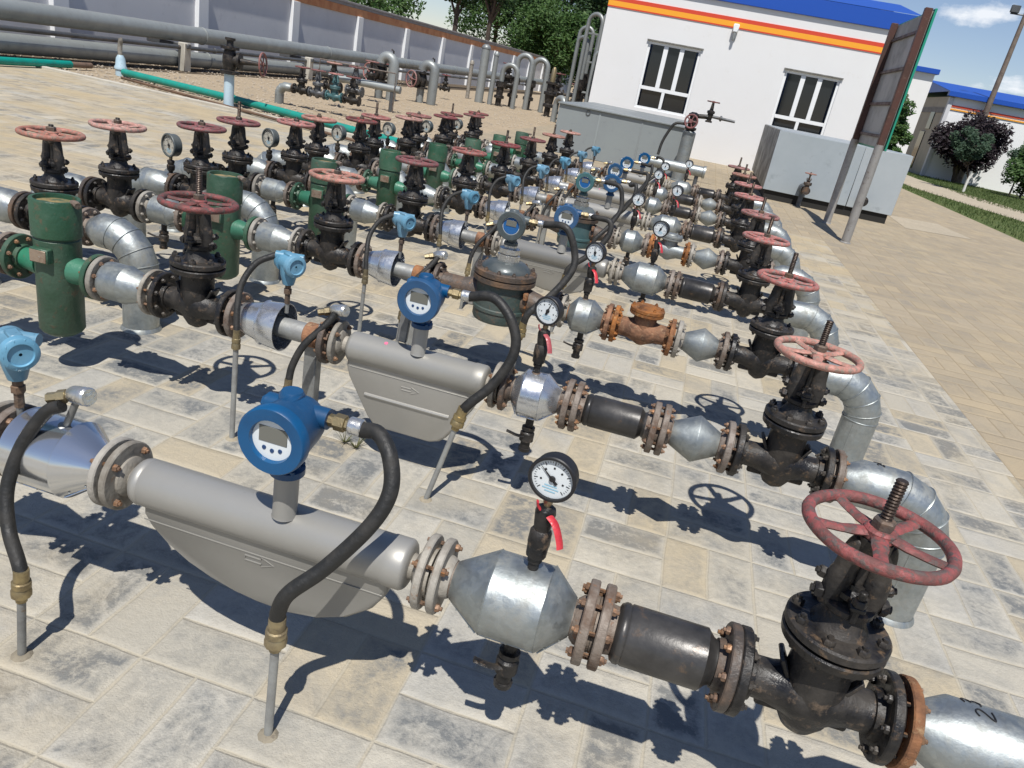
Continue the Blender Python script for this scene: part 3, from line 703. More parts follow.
def tap(label, loc, zb, lean=(.45, 0, 1)):
    t = thing('thermowell', label, 'sensor', (loc[0], loc[1], 0), 0, 'leaning sensor taps on the pipe tops')
    d = Vector(lean).normalized(); o = Vector((0, 0, zb)); L = .105
    m = MB().lathe([(-.01, .018), (.006, .018), (.01, .013), (.012, .009), (L, .009)], o, d, 12); m.build('stem', 'conduit', t)
    h = o + d * (L + .012)
    m = MB().lathe([(-.035, .016), (-.02, .022), (.022, .024), (.03, .021), (.036, .024), (.042, .02)], h, (1, -.25, .25), 20); m.build('head', 'zinc', t)
    MB().lathe([(0, .012), (.012, .012), (.014, .018), (.034, .018), (.036, .014), (.06, .014)], h - Vector((.02, -.0, .006)), (-.9, -.35, -.25), 6).build('cable_gland', 'brass', t)
    return t

def separator(near=False):
    t = thing('green_separator', '', 'separator', group='upright green separator vessels')
    MB().lathe([(.168, .02), (.172, .06), (.186, .080), (.20, .090), (.60, .090), (.605, .086), (.61, .086)], (0, 0, 0), (0, 0, 1), 44).build('vessel', 'green', t)
    cl = MB().lathe([(.612, .092), (.616, .096), (.765, .096), (.77, .093), (.77, .080), (.752, .078), (.748, .02)], (0, 0, 0), (0, 0, 1), 44, cap=(0, 1)).build('collar', 'green', t)
    MB().lathe([(.744, .077), (.752, .077)], (0, 0, 0), (0, 0, 1), 40).build('top_plate', 'top_stain', cl)
    for s in (-1, 1):
        MB().lathe([(.08, .058), (.105, .056), (.145, .048), (.17, .045), (.19, .047)], (0, 0, AX), (s, 0, 0), 28).build('nozzle', 'green_light', t)
        flange(t, s * .195, 'green', -s, near=near, bolt='bolt')
    pos = Vector((.008, -.096, .545)); rot = Matrix.Rotation(.06, 3, 'Z')
    MB().box(pos, (.085, .036, .062), rot, .004).build('nameplate_box', 'green', t)
    MB().box(pos + rot @ Vector((0, -.0195, 0)), (.074, .004, .05), rot, .001).build('nameplate', 'plate', t)
    m = MB().tube([(.085, 0, .765), (.11, -.01, .77), (.13, -.02, .765)], .014, 8); m.build('lug', 'flange', cl)
    return t

def reducer(near=False):
    t = thing('pipe_reducer', '', 'pipe reducer', group='short sheet clad reducers by the separators')
    flange(t, -.2, 'flange_pale', 1, near=near, hole=.06); flange(t, .045, 'flange_pale', -1, near=near, t=.018)
    MB().lathe([(-.182, .06), (-.178, .079), (-.17, .081), (-.085, .081), (-.08, .083), (-.075, .080), (.018, .052), (.03, .05)], (0, 0, AX), (1, 0, 0), 40).build('cladding', 'galv', t)
    return t

def sleeve(near=False):
    """clad collar left open at its end, then bare rusty pipe to the meter, on a post"""
    t = thing('pipe_spool', '', 'pipe section', group='pipe sections with open cladding collars')
    flange(t, -.205, 'flange', 1, near=near); flange(t, .20, 'flange_dark', -1, near=near)
    m = MB().lathe([(-.185, .058), (-.16, .066), (-.09, .085), (-.085, .094), (-.08, .090), (.0, .1), (.002, .1), (.002, .097), (-.08, .088)], (0, 0, AX), (1, 0, 0), 40, cap=(1, 0))
    m.build('cladding', 'alu', t)
    MB().lathe([(-.08, .042), (.185, .042)], (0, 0, AX), (1, 0, 0), 28).build('bare_pipe', 'conduit', t)
    MB().lathe([(.10, .045), (.105, .05), (.15, .05), (.155, .045), (.185, .047)], (0, 0, AX), (1, 0, 0), 28).build('weld_collar', 'rust', t)
    MB().box((.125, .02, .215), (.055, .055, .43), None, .004).build('support_post', 'conduit', t)
    return t

# ------------------------------------------------------------------ the nine metering rows
PITCH = 1.18
RY = [None] + [1.40 + PITCH * i for i in range(9)]
ORD = [None, 'nearest', 'second-nearest', 'third-nearest', 'fourth-nearest', 'fifth-nearest', 'sixth-nearest', 'seventh-nearest', 'eighth-nearest', 'farthest']
TYPE_A = {1, 4, 6, 9}
P_valve = Proto(lambda: gate_valve(False, .10, 'wheel_pink'))
P_valve_low = Proto(lambda: gate_valve(False, .005, 'wheel_pink'))
P_elbow = Proto(lambda: elbow(.355)); P_elbow_s = Proto(lambda: elbow(.30, rp=.088))
P_elbow_in = Proto(lambda: elbow(.34, rp=.088, fl='flange_dark'))
P_corA = Proto(lambda: coriolis('A')); P_corB = Proto(lambda: coriolis('B'))
P_barA = Proto(lambda: barrel(-.330, .022, .1, cyl=(-.211, -.072), n0=4)); P_barB = Proto(lambda: barrel(-.488, -.243, .092, cyl=(-.42, -.335), n0=4))
P_chkA = Proto(lambda: check_silent(.06, .345, .07)); P_chkB = Proto(lambda: check_silent(-.206, .088, .062))
P_dia = Proto(lambda: barrel(.125, .360, .088, cyl=(.245, .246), drain=False, f0='flange_pale', f1='flange', mat='galv_old', group='grey double cone reducers'))
P_sep = Proto(separator); P_red = Proto(reducer); P_slv = Proto(sleeve)
P_barIn = Proto(lambda: barrel(-.125, .125, .078, cyl=(-.075, .045), drain=True, f0='flange_pale', f1='flange', fr=.094))
P_gauges = [Proto(lambda: gauge(seed=1)), Proto(lambda: gauge(seed=2)), Proto(lambda: gauge(seed=4))]; P_gauge_l = Proto(lambda: gauge(rdial=.072, lever=False, zc=.745, zb=.565, yaw=-.35, oil=True, seed=3, dial='old_dial'))

def wheel_of(c): return {'pink': 'wheel_pink', 'dark red': 'wheel_dusk', 'red': 'wheel_red', 'pale pink': 'wheel_pale'}[c]
R_COL = [None, 'dark red', 'pale pink', 'pink', 'pink', 'pink', 'pink', 'pink', 'pale pink', 'pink']
L_COL = [None, 'pink', 'dark red', 'pale pink', 'red', 'pink', 'red', 'red', 'pale pink', 'pale pink']
for i in range(1, 10):
    Y = RY[i]; row = ORD[i] + ' pipe row'; near = i <= 2; A = i in TYPE_A; y0 = (0, Y)
    def place(proto, mk, label, x=0., rz=0., mats=(), group=None):
        """near rows get their own build with loose bolts, the others copies"""
        if near:
            o = mk(); o.location = (x, Y, 0); o.rotation_euler = (0, 0, rz); o['label'] = label
            if group: o['group'] = group
            for a, b in mats: remat(o, a, b)
            return o
        return proto.put((x, Y), label, rz, mats, group)
    # --- meter
    if i in (3, 5):
        d = drum_meter('grey_enamel' if i == 3 else 'teal', 'blue')
        d.location = (0, Y, 0)
        d['label'] = 'drum shaped flow meter with grey display head in ' + row if i == 3 else 'teal drum flow meter with grey-teal display head in ' + row
        if i == 5: remat(d, 'drum', 'teal')
    else:
        kind = 'A' if A else 'B'
        lab = {1: 'grey flow meter with rounded underside and big blue display head, nearest pipe row',
               2: 'grey flow meter with trapezoid underside and pink sticker, second-nearest pipe row'}.get(i, 'grey tube flow meter with blue display head in ' + row)
        place(P_corA if A else P_corB, lambda: coriolis(kind, near), lab)
    xt = -.735 if A else (-.83 if i in (3, 5) else -.85)
    # --- meter hose
    zt = .790 if i not in (3, 5) else .887; yt = Y + (.034 if i in (3, 5) else .009)
    if i == 1:
        hp = [(xt + (.143 if i in (3, 5) else .158), yt, zt), (-.53, Y - .004, .800), (-.485, Y - .035, .768), (-.462, Y - .07, .705), (-.485, Y - .105, .63), (-.56, Y - .15, .52), (-.625, Y - .185, .45), (-.645, Y - .19, .395), (-.646, Y - .19, .365)]
        hose_line(hp, (-.652, Y - .186), .0185, 'thick black hose arching from the big blue display head to a thin rod', 14)
    elif i in (2,):
        hp = [(xt + (.143 if i in (3, 5) else .158), yt, zt), (-.60, Y - .01, .815), (-.525, Y - .035, .775), (-.475, Y - .06, .70), (-.474, Y - .08, .62), (-.52, Y - .11, .517), (-.585, Y - .14, .435), (-.607, Y - .142, .40)]
        hose_line(hp, (-.685, Y - .18), .019, 'black hose looping down to a slanted rod beside the trapezoid flow meter', 14)
    else:
        k = rnd.uniform(-.045, .05); q = rnd.uniform(-.03, .05); zt2 = rnd.uniform(-.02, .035)
        hp = [(xt + (.143 if i in (3, 5) else .158), yt, zt), (-.56, Y - .03 + q * .4, zt + zt2), (-.50 + k, Y - .06 + q, .795), (-.49 + k, Y - .09 + q, .70), (-.555 + k * .5, Y - .125 + q * .5, .57), (-.635, Y - .16, .47), (-.655, Y - .16, .40)]
        hose_line(hp, (-.67, Y - .17), .0185, 'black hose arching from the meter display head of the ' + row, 10)
    # --- barrel after the meter with its gauge
    if A: place(P_barA, lambda: barrel(-.330, .022, .1, near, f0='flange_pale', f1='flange', cyl=(-.211, -.072), n0=4), 'clad double cone barrel with drain valve just after the meter in ' + row)
    else: place(P_barB, lambda: barrel(-.488, -.243, .092, near, f0='flange_dark', f1='flange', cyl=(-.42, -.335), n0=4, mat='alu' if i == 2 else 'galv'), 'clad double cone barrel with drain valve just after the meter in ' + row, mats=(('flange', 'rust'), ('flange_dark', 'flange_pale')) if i == 3 else ())
    gx = -.125 if A else -.385
    gl = 'white faced pressure gauge with red lever above the barrel of the ' + row
    if i == 1: g = gauge(seed=0); g.location = (gx, Y, 0); g['label'] = gl
    else: P_gauges[i % 3].put((gx, Y), gl, rnd.uniform(-.2, .1))
    # --- check valve
    if A: place(P_chkA, lambda: check_silent(.06, .345, .07, near, f0='flange'), 'black cylinder check valve beside the right hand gate valve in ' + row)
    elif i in (3, 5):
        o = check_swing(-.206, .088, False, 'rust', 'rust' if i == 3 else 'galv_old'); o.location = (0, Y, 0); o['group'] = 'swing check valves'; o['label'] = ('rusty orange swing check valve with round bolted cover in ' if i == 3 else 'grey swing check valve between orange flanges in ') + row
    else: place(P_chkB, lambda: check_silent(-.206, .088, .062, near, 'flange'), 'black cylinder check valve before the grey double cone in ' + row)
    if not A: place(P_dia, lambda: barrel(.125, .360, .088, near, 'flange', 'flange', 'galv_old', cyl=(.245, .246), drain=False, group='grey double cone reducers'), 'grey diamond shaped double cone before the right hand gate valve, ' + row)
    # --- right hand gate valve and elbow
    vx = .524 if A else .553
    vl = 'black gate valve with %s handwheel, right end of %s' % (R_COL[i], row)
    place(P_valve, lambda: gate_valve(True, .085, wheel_of(R_COL[i])), vl, vx, 0, (('wheel_pink', wheel_of(R_COL[i])),))
    two = [(-.012, -.008), (-.016, .0), (-.012, .008), (-.004, .007), (.008, -.006), (.014, -.009), (.014, .0), (.013, .010)]      # (down, right) of a glyph
    three = [(-.014, -.008), (-.017, .0), (-.012, .008), (-.004, .006), (-.001, .0), (.003, .007), (.011, .009), (.016, .001), (.013, -.008)]
    def glyph(g, u0, v0, k): return [(u0 + u * k, v0 - v * k) for u, v in g]
    mark = None
    if i == 1: mark = [glyph(two, .140, .002, 1.2), glyph(three, .124, -.034, 1.2)]
    if i == 2: mark = [glyph(two, .135, -.004, .8), glyph(two, .130, -.030, .8)]
    el = place(P_elbow, lambda: elbow(.355 if i > 1 else .42, True, 'rust' if i == 1 else 'flange', mark=mark), 'silver clad elbow pipe at the right end of ' + row, vx + .155 + .037)
    # --- left hand gate valve, sleeve, transmitter, tap
    if i == 1:
        o = reducer(True); o.location = (-1.612, Y, 0); o['label'] = 'silver reducer cut by the left photo edge, nearest pipe row'
        o = barrel(-1.528, -1.227, .1, True, 'flange', 'flange_pale', 'alu_clean', cyl=(-1.490, -1.335), drain=False, n1=4); o.location = (0, Y, 0)
        o['label'] = 'shiny clad barrel with sensor tap left of the nearest flow meter'
        small_transmitter('pale blue transmitter on stem at the left photo edge, nearest pipe row', (-1.51, Y))
        tap('leaning silver sensor tap on the shiny barrel of the nearest pipe row', (-1.365, Y - .01), .565)
        hose_line([(-1.345, Y - .035, .645), (-1.385, Y - .045, .618), (-1.425, Y - .08, .535), (-1.435, Y - .125, .43), (-1.40, Y - .165, .345), (-1.342, Y - .20, .288), (-1.325, Y - .21, .262)], (-1.341, Y - .217), .0165,
                  'black hose hanging from the sensor tap left of the nearest flow meter', 14)
        continue
    lv = 'black gate valve with %s handwheel between separator and meter in %s' % (L_COL[i], row)
    pr = P_valve if i in (2, 6, 7, 8) else P_valve_low
    place(pr, lambda: gate_valve(True, .10, wheel_of(L_COL[i])), lv, -1.835, 0, (('wheel_pink', wheel_of(L_COL[i])),))
    place(P_red, lambda: reducer(True), 'short silver reducer cone between green separator and gate valve, ' + row, -2.085)
    sp = place(P_slv, lambda: sleeve(True), 'pipe section with open silver collar and support post in ' + row, -1.435)
    place(P_sep, lambda: separator(True), {2: 'tall green separator with rusty top plate at the left photo edge'}.get(i, 'green upright separator vessel in ' + row), -2.51)
    small_transmitter('small pale blue transmitter left of the meter in ' + row, (-1.43, Y))
    hose_line([(-1.49, Y - .0, .765), (-1.55, Y - .04, .725), (-1.578, Y - .09, .645), (-1.565, Y - .135, .555), (-1.548, Y - .16, .47)], (-1.55, Y - .165), .0125, 'thin black hose from the pale blue transmitter of the ' + row, 10)
    tap('leaning sensor tap on bare pipe beside the meter in ' + row, (-1.27, Y), .515, (.7, -.1, 1))
    hose_line([(-1.205, Y - .03, .60), (-1.235, Y - .06, .545), (-1.29, Y - .10, .47), (-1.318, Y - .13, .385), (-1.32, Y - .15, .32)], (-1.325, Y - .17), .0145, 'black hose from the sensor tap left of the meter in ' + row, 10)

# inlet side of each row: barrel, gate valve, elbow
A_COL = [None, None, 'pale pink', 'pale pink', 'red', 'pale pink', 'pink', 'pink', 'dark red', 'dark red']
for i in range(2, 10):
    Y = RY[i]; row = ORD[i] + ' pipe row'
    P_barIn.put((-2.905 + .02, Y), 'short clad barrel left of the green separator in ' + row)
    pv = P_valve if i in (4, 6, 8) else P_valve_low
    if i > 2:
        pv.put((-3.20, Y), 'black gate valve with %s handwheel left of the separator in %s' % (A_COL[i], row), 0, (('wheel_pink', wheel_of(A_COL[i])),))
        P_elbow_in.put((-3.20 - .155 - .037, Y), 'silver clad inlet elbow pipe left of the separator, ' + row, PI)
# by-pass lines standing between the rows
B_COL = ['pale pink', 'red', 'pink', 'dark red', 'pale pink', 'red', 'dark red']
for k in range(7):
    Y = 3.17 + PITCH * k; where = '%s and %s rows' % (ORD[k + 2], ORD[k + 3])
    P_valve_low.put((-3.08, Y), 'black by-pass gate valve with %s handwheel between %s' % (B_COL[k], where), 0, (('wheel_pink', wheel_of(B_COL[k])),))
    P_elbow_s.put((-3.08 + .155 + .037, Y), 'silver elbow turning down behind a separator, between ' + where)
    P_elbow_in.put((-3.08 - .155 - .037, Y), 'silver inlet elbow left of the by-pass valve between ' + where, PI)
    if k: P_gauge_l.put((-3.29, Y - .02), 'large grey rimmed gauge on the by-pass pipe between ' + where)


# ------------------------------------------------------------------ ground
def sheet(name, poly, z, mat, kind='structure'):
    return tag(MB().quad(*[(x, y, z) for x, y in poly]).build(name, mat, smooth=0), kind=kind)
sheet('ground', [(-400, -200), (400, -200), (400, 700), (-400, 700)], -.03, 'soil')
sheet('grey_paving', [(-40, -12), (2.15, -12), (2.15, 12.4), (-40, 12.4)], 0, 'pavers')
sheet('sandy_paving', [(2.15, -12), (7.62, -12), (7.62, 70), (2.15, 70)], 0, 'pavers_tan')
sheet('sandy_paving', [(-5.2, 12.4), (2.15, 12.4), (2.15, 30), (-5.2, 30)], 0, 'pavers_tan')
sheet('gravel_bed', [(-40, 12.4), (-5.2, 12.4), (-5.2, 110), (-40, 110)], -.006, 'gravel_bed')
sheet('pipe_shadow_strip', [(-15, -12), (-12.75, -12), (-12.75, 64), (-15, 64)], .004, 'shaded_soil')  # dark sheet painting in the shadows under the wall pipes
sheet('turf', [(7.62, -12), (90, -12), (90, 140), (7.62, 140)], -.004, 'turf')
sheet('footpath', [(8.9, 60), (8.55, 34), (10.2, 26.9), (12.6, 14), (15.1, 14), (12.35, 32.9), (11.0, 43.5), (11.6, 60)], .002, 'path')
tag(MB().box((-22.6, 12.46, .0), (34.8, .12, .09), None, .01).build('paving_kerb', 'concrete'), kind='structure')
sheet('concrete_strip', [(4.4, 17.0), (5.9, 17.6), (5.7, 19.6), (4.5, 19.2)], .004, 'path')
m = MB()
for q in range(5200):
    x = rnd.uniform(-14.5, -5.3); y = 12.6 + 24 * rnd.random() ** 1.6; r = rnd.uniform(.012, .04)
    n0 = len(m.v); c = Vector((x, y, r * .3)); a = rnd.random() * 3
    for dx, dy, dz in ((1, 0, 0), (0, 1, 0), (-1, 0, 0), (0, -1, 0), (0, 0, .7)):
        m.v.append(c + Vector((dx * math.cos(a) - dy * math.sin(a), dx * math.sin(a) + dy * math.cos(a), dz)) * r * rnd.uniform(.7, 1.2))
    for k in range(4): m.f.append((n0 + k, n0 + (k + 1) % 4, n0 + 4))
tag(m.build('loose_gravel', 'stone', smooth=0, fixn=False), kind='stuff')
m = MB()
for q in range(26000):
    x = 7.65 + 8.5 * rnd.random(); y = 14 + 36 * rnd.random()
    a = rnd.random() * 6.28; h = rnd.uniform(.04, .11); w = .012
    d = Vector((math.cos(a), math.sin(a), 0)); p = Vector((x, y, 0)); tp = p + Vector((rnd.uniform(-.04, .04), rnd.uniform(-.04, .04), h))
    px = 8.55 + (34 - y) * .235 if y < 34 else 8.55
    if px - .1 < x < px + 2.5: continue
    m.quad(p - d * w, p + d * w, tp)
tag(m.build('lawn_grass', 'blade', smooth=0, fixn=False), kind='stuff')

# ------------------------------------------------------------------ boundary wall and pipe run
w = thing('boundary_wall', 'long grey boundary wall with white pillars and faded orange stripe', 'wall', (-15, 40, 0))
MB().box((-.12, 0, 1.16), (.2, 84, 2.32), None, 0).build('wall_panel', 'grey_wall', w)
MB().box((-.11, 0, 2.46), (.28, 84, .28), None, .01).build('stripe', 'orange_stripe', w)
MB().box((-.11, 0, 2.655), (.30, 84, .11), None, .01).build('red_line', 'coping', w)
MB().box((-.11, 0, 2.75), (.36, 84, .08), None, .01).build('coping', 'coping', w)
for k in range(14):
    MB().box((.04, 5.4 + 5.22 * k - 40, 1.16), (.14, .46, 2.32), None, .01).build('pillar', 'white_frame', w)
def run(name, label, x, z, r, y0, y1, mat, cat='pipe', group=None):
    t = thing(name, label, cat, (x, y0, 0), 0, group)
    MB().tube([(0, 0, z), (0, y1 - y0, z)], r, 28).build('pipe', mat, t)
    m = None
    y = 2.
    while y < y1 - y0:
        MB().lathe([(y - .03, r + .012), (y - .02, r + .02), (y + .02, r + .02), (y + .03, r + .012)], (0, 0, z), (0, 1, 0), 28).build('joint_band', mat, t); y += 7.
    return t
run('long_pipe', 'thick silver grey pipe running along the boundary wall, upper one', -13.5, .86, .20, 3, 62, 'pipe_grey', group=None)
run('long_pipe', 'thick silver grey pipe lying low along the boundary wall, lower one', -13.35, .27, .19, 3, 30, 'pipe_grey')
run('thin_pipe', 'thin dark pipe between the two thick pipes by the boundary wall', -13.1, .56, .05, 3, 58, 'pipe_dark')
for k, y in enumerate((11.5, 17.7, 24, 30.5)):
    t = thing('pipe_support', 'concrete pipe support post under the thick wall pipes', 'support post', (-13.05, y, 0), 0, 'pipe support posts')
    MB().box((0, 0, .34), (.2, .26, .68), None, .02).build('post', 'concrete', t); MB().box((-.45, 0, .60), (1.2, .12, .1), None, .01).build('arm', 'pipe_dark', t)
t = thing('teal_pipe', 'teal green pipe lying along the edge of the paving', 'pipe', (-11.62, 13.86, 0))
MB().tube([(0, 0, .09), (2.72, -.46, .09), (6.0, -1.36, .09), (7.1, -1.66, .09)], .068, 20).build('pipe', 'teal_pipe', t)
MB().tube([(2.70, -.455, .09), (2.82, -.48, .09)], .08, 20).build('coupling', 'teal_pipe', t)
t = thing('teal_pipe', 'teal green pipe entering at the left photo edge', 'pipe', (-12.2, 6, 0))
MB().tube([(0, 0, .09), (0, 5.7, .09), (-.08, 7.2, .09)], .068, 20).build('pipe', 'teal_pipe', t); MB().tube([(-.08, 7.2, .09), (-.1, 7.75, .09)], .055, 20).build('brown_end', 'brown_tube', t)
t = thing('brown_tube', 'thin brown line standing in for shadow in front of the teal pipe', 'pipe', (-11.2, 13.3, 0))
MB().tube([(0, 0, .04), (6.3, -1.75, .04)], .025, 10).build('pipe', 'brown_tube', t)  # added brown tube in place of the shadow line along the paving edge
t = thing('white_standpipe', 'white bottle shaped standpipe where the teal pipes meet', 'standpipe', (-11.72, 13.9, 0))
MB().lathe([(0, .10), (.12, .10), (.13, .12), (.17, .12), (.2, .10), (.34, .085), (.40, .05)], (0, 0, 0), (0, 0, 1), 20).build('body', 'white_blue', t)
MB().tube(crom([(0, 0, .38), (-.01, 0, .50), (.0, 0, .60), (.03, -.02, .68), (.02, -.03, .72)], 4), .045, 12).build('neck', 'flange_pale', t)

def hand_wheel(parent, c, d, R, mat, r=None):
    r = r or R * .09; m = MB(); m.ring(c, d, R, r, 32, 8); dd, a, b = basis(d); c = Vector(c)
    for k in range(5):
        q = 2 * PI * k / 5; m.tube([c, c + (a * math.cos(q) + b * math.sin(q)) * R], r * .75, 6)
    m.lathe([(-r * 1.5, r * 2.2), (r * 1.5, r * 2.2)], c, d, 12)
    return m.build('handwheel', mat, parent)
def side_valve(t, c, d, R, stem, rb, mat='black', wmat='wheel_pink', L=.5):
    """valve body on a vertical pipe at c, wheel out along d"""
    c = Vector(c); d = Vector(d).normalized()
    m = MB().lathe([(-L / 2, rb * 1.7), (-L / 2 + .05, rb * 1.7), (-L / 2 + .06, rb), (-.05, rb * 1.3), (.05, rb * 1.3), (L / 2 - .06, rb), (L / 2 - .05, rb * 1.7), (L / 2, rb * 1.7)], c, (0, 0, 1), 20)
    m.lathe([(0, rb), (rb * 1.6, rb), (rb * 1.65, rb * 1.5), (rb * 2.1, rb * 1.5), (rb * 2.2, rb * .6), (stem * .9, rb * .35)], c, d, 20)
    m.build('valve_body', mat, t)
    MB().lathe([(rb, .02), (stem + .06, .02)], c, d, 10).build('stem', 'thread', t)
    hand_wheel(t, c + d * stem, d, R, wmat)
t = thing('riser_valve', 'pale blue riser with black valve and vertical pink handwheel', 'valve', (-8.5, 12.78, 0))
MB().lathe([(0, .12), (.01, .12), (.02, .088), (.56, .088)], (0, 0, 0), (0, 0, 1), 24).build('riser', 'white_blue', t)
side_valve(t, (0, 0, .80), (.95, .2, .05), .19, .60, .095, L=.46)
MB().lathe([(1.0, .08), (1.05, .06), (1.12, .06), (1.13, .09), (1.17, .09)], (0, 0, 0), (0, 0, 1), 16).build('top_flange', 'black', t)

# station piping in front of the boundary wall
for k, (x, y, hh, lab) in enumerate(((-9.42, 22.4, 1.25, 'silver gooseneck riser with black valve and pink wheel, left one of the pair'), (-8.78, 24.2, 1.22, 'silver gooseneck riser with black valve and pink wheel, right one of the pair'))):
    t = thing('gooseneck_riser', lab, 'riser', (x, y, 0), 0, 'gooseneck risers with red wheels')
    r = .15; wdt = .40
    MB().tube([(0, 0, 0)] + [(-wdt / 2 + math.cos(a) * wdt / 2, 0, hh - .25 + math.sin(a) * wdt / 2) for a in [PI * q / 10 for q in range(11)]], r, 24).build('pipe', 'pipe_grey', t)
    side_valve(t, (-wdt, 0, hh - .55), (-.45, -.9, 0), .24, .45, .13, L=.5)
    MB().lathe([(0, .12), (hh - .8, .12)], (-wdt, 0, 0), (0, 0, 1), 20).build('lower_pipe', 'pipe_grey', t)
    MB().tube([(-.05, 0, hh - .02), (-.05, 0, hh + .12), (-.12, 0, hh + .16)], .025, 8).build('vent_cock', 'black', t)
def post(name, label, x, y, h, r, mat='pipe_grey', group=None):
    t = thing(name, label, 'standing pipe', (x, y, 0), 0, group)
    MB().lathe([(0, r), (h - .12, r)], (0, 0, 0), (0, 0, 1), 24).build('pipe', mat, t)
    MB().lathe([(h - .14, r + .015), (h - .10, r + .02), (h - .02, r * .85), (h + .03, r * .4)], (0, 0, 0), (0, 0, 1), 24).build('cap', mat, t)
post('standing_pipe', 'tallest thick grey standing pipe with dome cap before the boundary wall', -9.32, 31.3, 2.18, .17)
post('standing_pipe', 'slimmer grey standing pipe right beside the tallest capped one', -8.88, 31.4, 2.0, .10)
post('standing_pipe', 'pale standing pipe left of the tallest capped one', -10.2, 32.5, 1.5, .08, 'flange_pale')
def ubend(label, x, y, h, wdt, r, short, rz=0., mat='pipe_grey', group='inverted u shaped pipes'):
    t = thing('u_bend_pipe', label, 'pipe', (x, y, 0), rz, group)
    MB().tube([(0, 0, 0)] + [(-wdt / 2 + math.cos(a) * wdt / 2, 0, h - wdt / 2 + math.sin(a) * wdt / 2) for a in [PI * q / 10 for q in range(11)]] + [(-wdt, 0, short)], r, 20).build('pipe', mat, t)
    MB().lathe([(short - .06, r * 1.9), (short, r * 1.9)], (-wdt, 0, 0), (0, 0, 1), 20).build('flange', 'black', t)
    MB().lathe([(0, r * 1.2), (short * .3, r * 1.2), (short * .32, r * 2.1), (short * .42, r * 2.1), (short * .45, r * 1.4), (short * .75, r * 1.5), (short * .78, r * 2.1), (short - .05, r * 2.1)], (-wdt, 0, 0), (0, 0, 1), 16).build('valve_body', 'black', t)
    return t
ubend('left and lowest of three inverted U shaped silver pipes', -7.95, 31.6, 1.62, .62, .10, .95)
ubend('middle and tallest of three inverted U shaped silver pipes', -7.75, 33.0, 2.1, .62, .11, 1.2)
ubend('right one of three inverted U shaped silver pipes', -7.10, 33.2, 2.05, .62, .11, 1.2)
ubend('silver bent pipe standing just left of the grey enclosure', -5.55, 28.5, .85, .5, .11, .4, 2.4)
t = thing('valve_stack', 'black valve stack with tan upper pipe near the grey enclosure', 'valve', (-6.35, 31, 0))
MB().lathe([(0, .12), (.35, .12), (.36, .22), (.46, .22), (.5, .16), (.8, .2), (.82, .26), (.92, .26), (.95, .17), (1.2, .17), (1.22, .24), (1.3, .24)], (0, 0, 0), (0, 0, 1), 20).build('body', 'black', t)
MB().lathe([(1.3, .10), (1.75, .10), (1.85, .05)], (0, 0, 0), (0, 0, 1), 18).build('upper_pipe', 'brass', t)
for k, (x, y, sc, rz, lab, wm, bm_) in enumerate((
        (-8.40, 15.2, 1.05, .0, 'black station valve right of the pale grey ground elbow', 'wheel_dusk', 'black'),
        (-8.03, 15.2, 1.05, .0, 'grey station valve in the middle of the manifold on the gravel', 'wheel_dusk', 'pipe_dark'),
        (-7.66, 15.25, 1.05, .0, 'blue-grey station valve of the manifold on the gravel', 'wheel_pink', 'teal'),
        (-7.29, 15.3, 1.05, .0, 'black station valve at the right end of the gravel manifold', 'wheel_dusk', 'black'),
        (-8.55, 16.9, 1.2, .0, 'tall black valve in the back bank behind the gravel manifold, left', 'wheel_pale', 'black'),
        (-8.05, 17.0, 1.2, .0, 'tall dark grey valve in the back bank behind the gravel manifold, right', 'wheel_dusk', 'pipe_dark'),
        (-11.9, 27.5, 1.1, .0, 'low black valve under the wall pipes between goosenecks and standing pipes', 'wheel_dusk', 'black'),
        (-11.3, 30.0, 1.1, .0, 'low black valve left of the standing pipes, farther one', 'wheel_dusk', 'black'),
        (-9.9, 28.6, 1.1, .0, 'dark valve just right of the second gooseneck riser', 'wheel_red', 'black'),
        (-9.3, 20.6, 1.3, .1, 'black station valve left of the gooseneck risers', 'wheel_pink', 'black'),
        (-8.55, 32.4, 1.9, 0., 'large black valve among the inverted U shaped pipes', 'wheel_dusk', 'black'),
        (-5.3, 30.6, 1.6, 0., 'black valve with dark red wheel left of the white building', 'wheel_red', 'black'),
        (-7.0, 35.5, 1.9, 0., 'large black valve behind the right inverted U shaped pipe', 'wheel_dusk', 'black'))):
    o = P_valve_low.put((x, y), lab, rz, (('wheel_pink', wm), ('black', bm_)), 'valves of the station piping'); o.scale = (sc,) * 3; o.location.z = -.14 if sc < 1.5 else -.05
o = P_elbow_in.put((-8.58, 15.2), 'pale grey fat elbow rising out of the gravel', PI, (('galv', 'pipe_grey'),)); o.scale = (.95, 1.35, 1.02); o.location.z = -.13
t = thing('manifold_pipe', 'horizontal grey pipe of the manifold standing on the gravel', 'pipe', (-8.6, 18.6, 0), .05)
MB().tube([(-.9, 0, .55), (1.0, 0, .55)], .09, 18).build('pipe', 'pipe_grey', t)
for s in (-.7, .8): MB().lathe([(0, .06), (.5, .06)], (s, 0, 0), (0, 0, 1), 12).build('leg', 'pipe_dark', t)
t = thing('manifold_rail', 'thin rusty handle rail above the manifold on the gravel', 'rail', (-9.6, 18.2, 0))
MB().tube([(0, 0, 0), (0, 0, .92), (1.9, .3, .92), (1.9, .3, 0)], .017, 10).build('rail', 'flange', t)
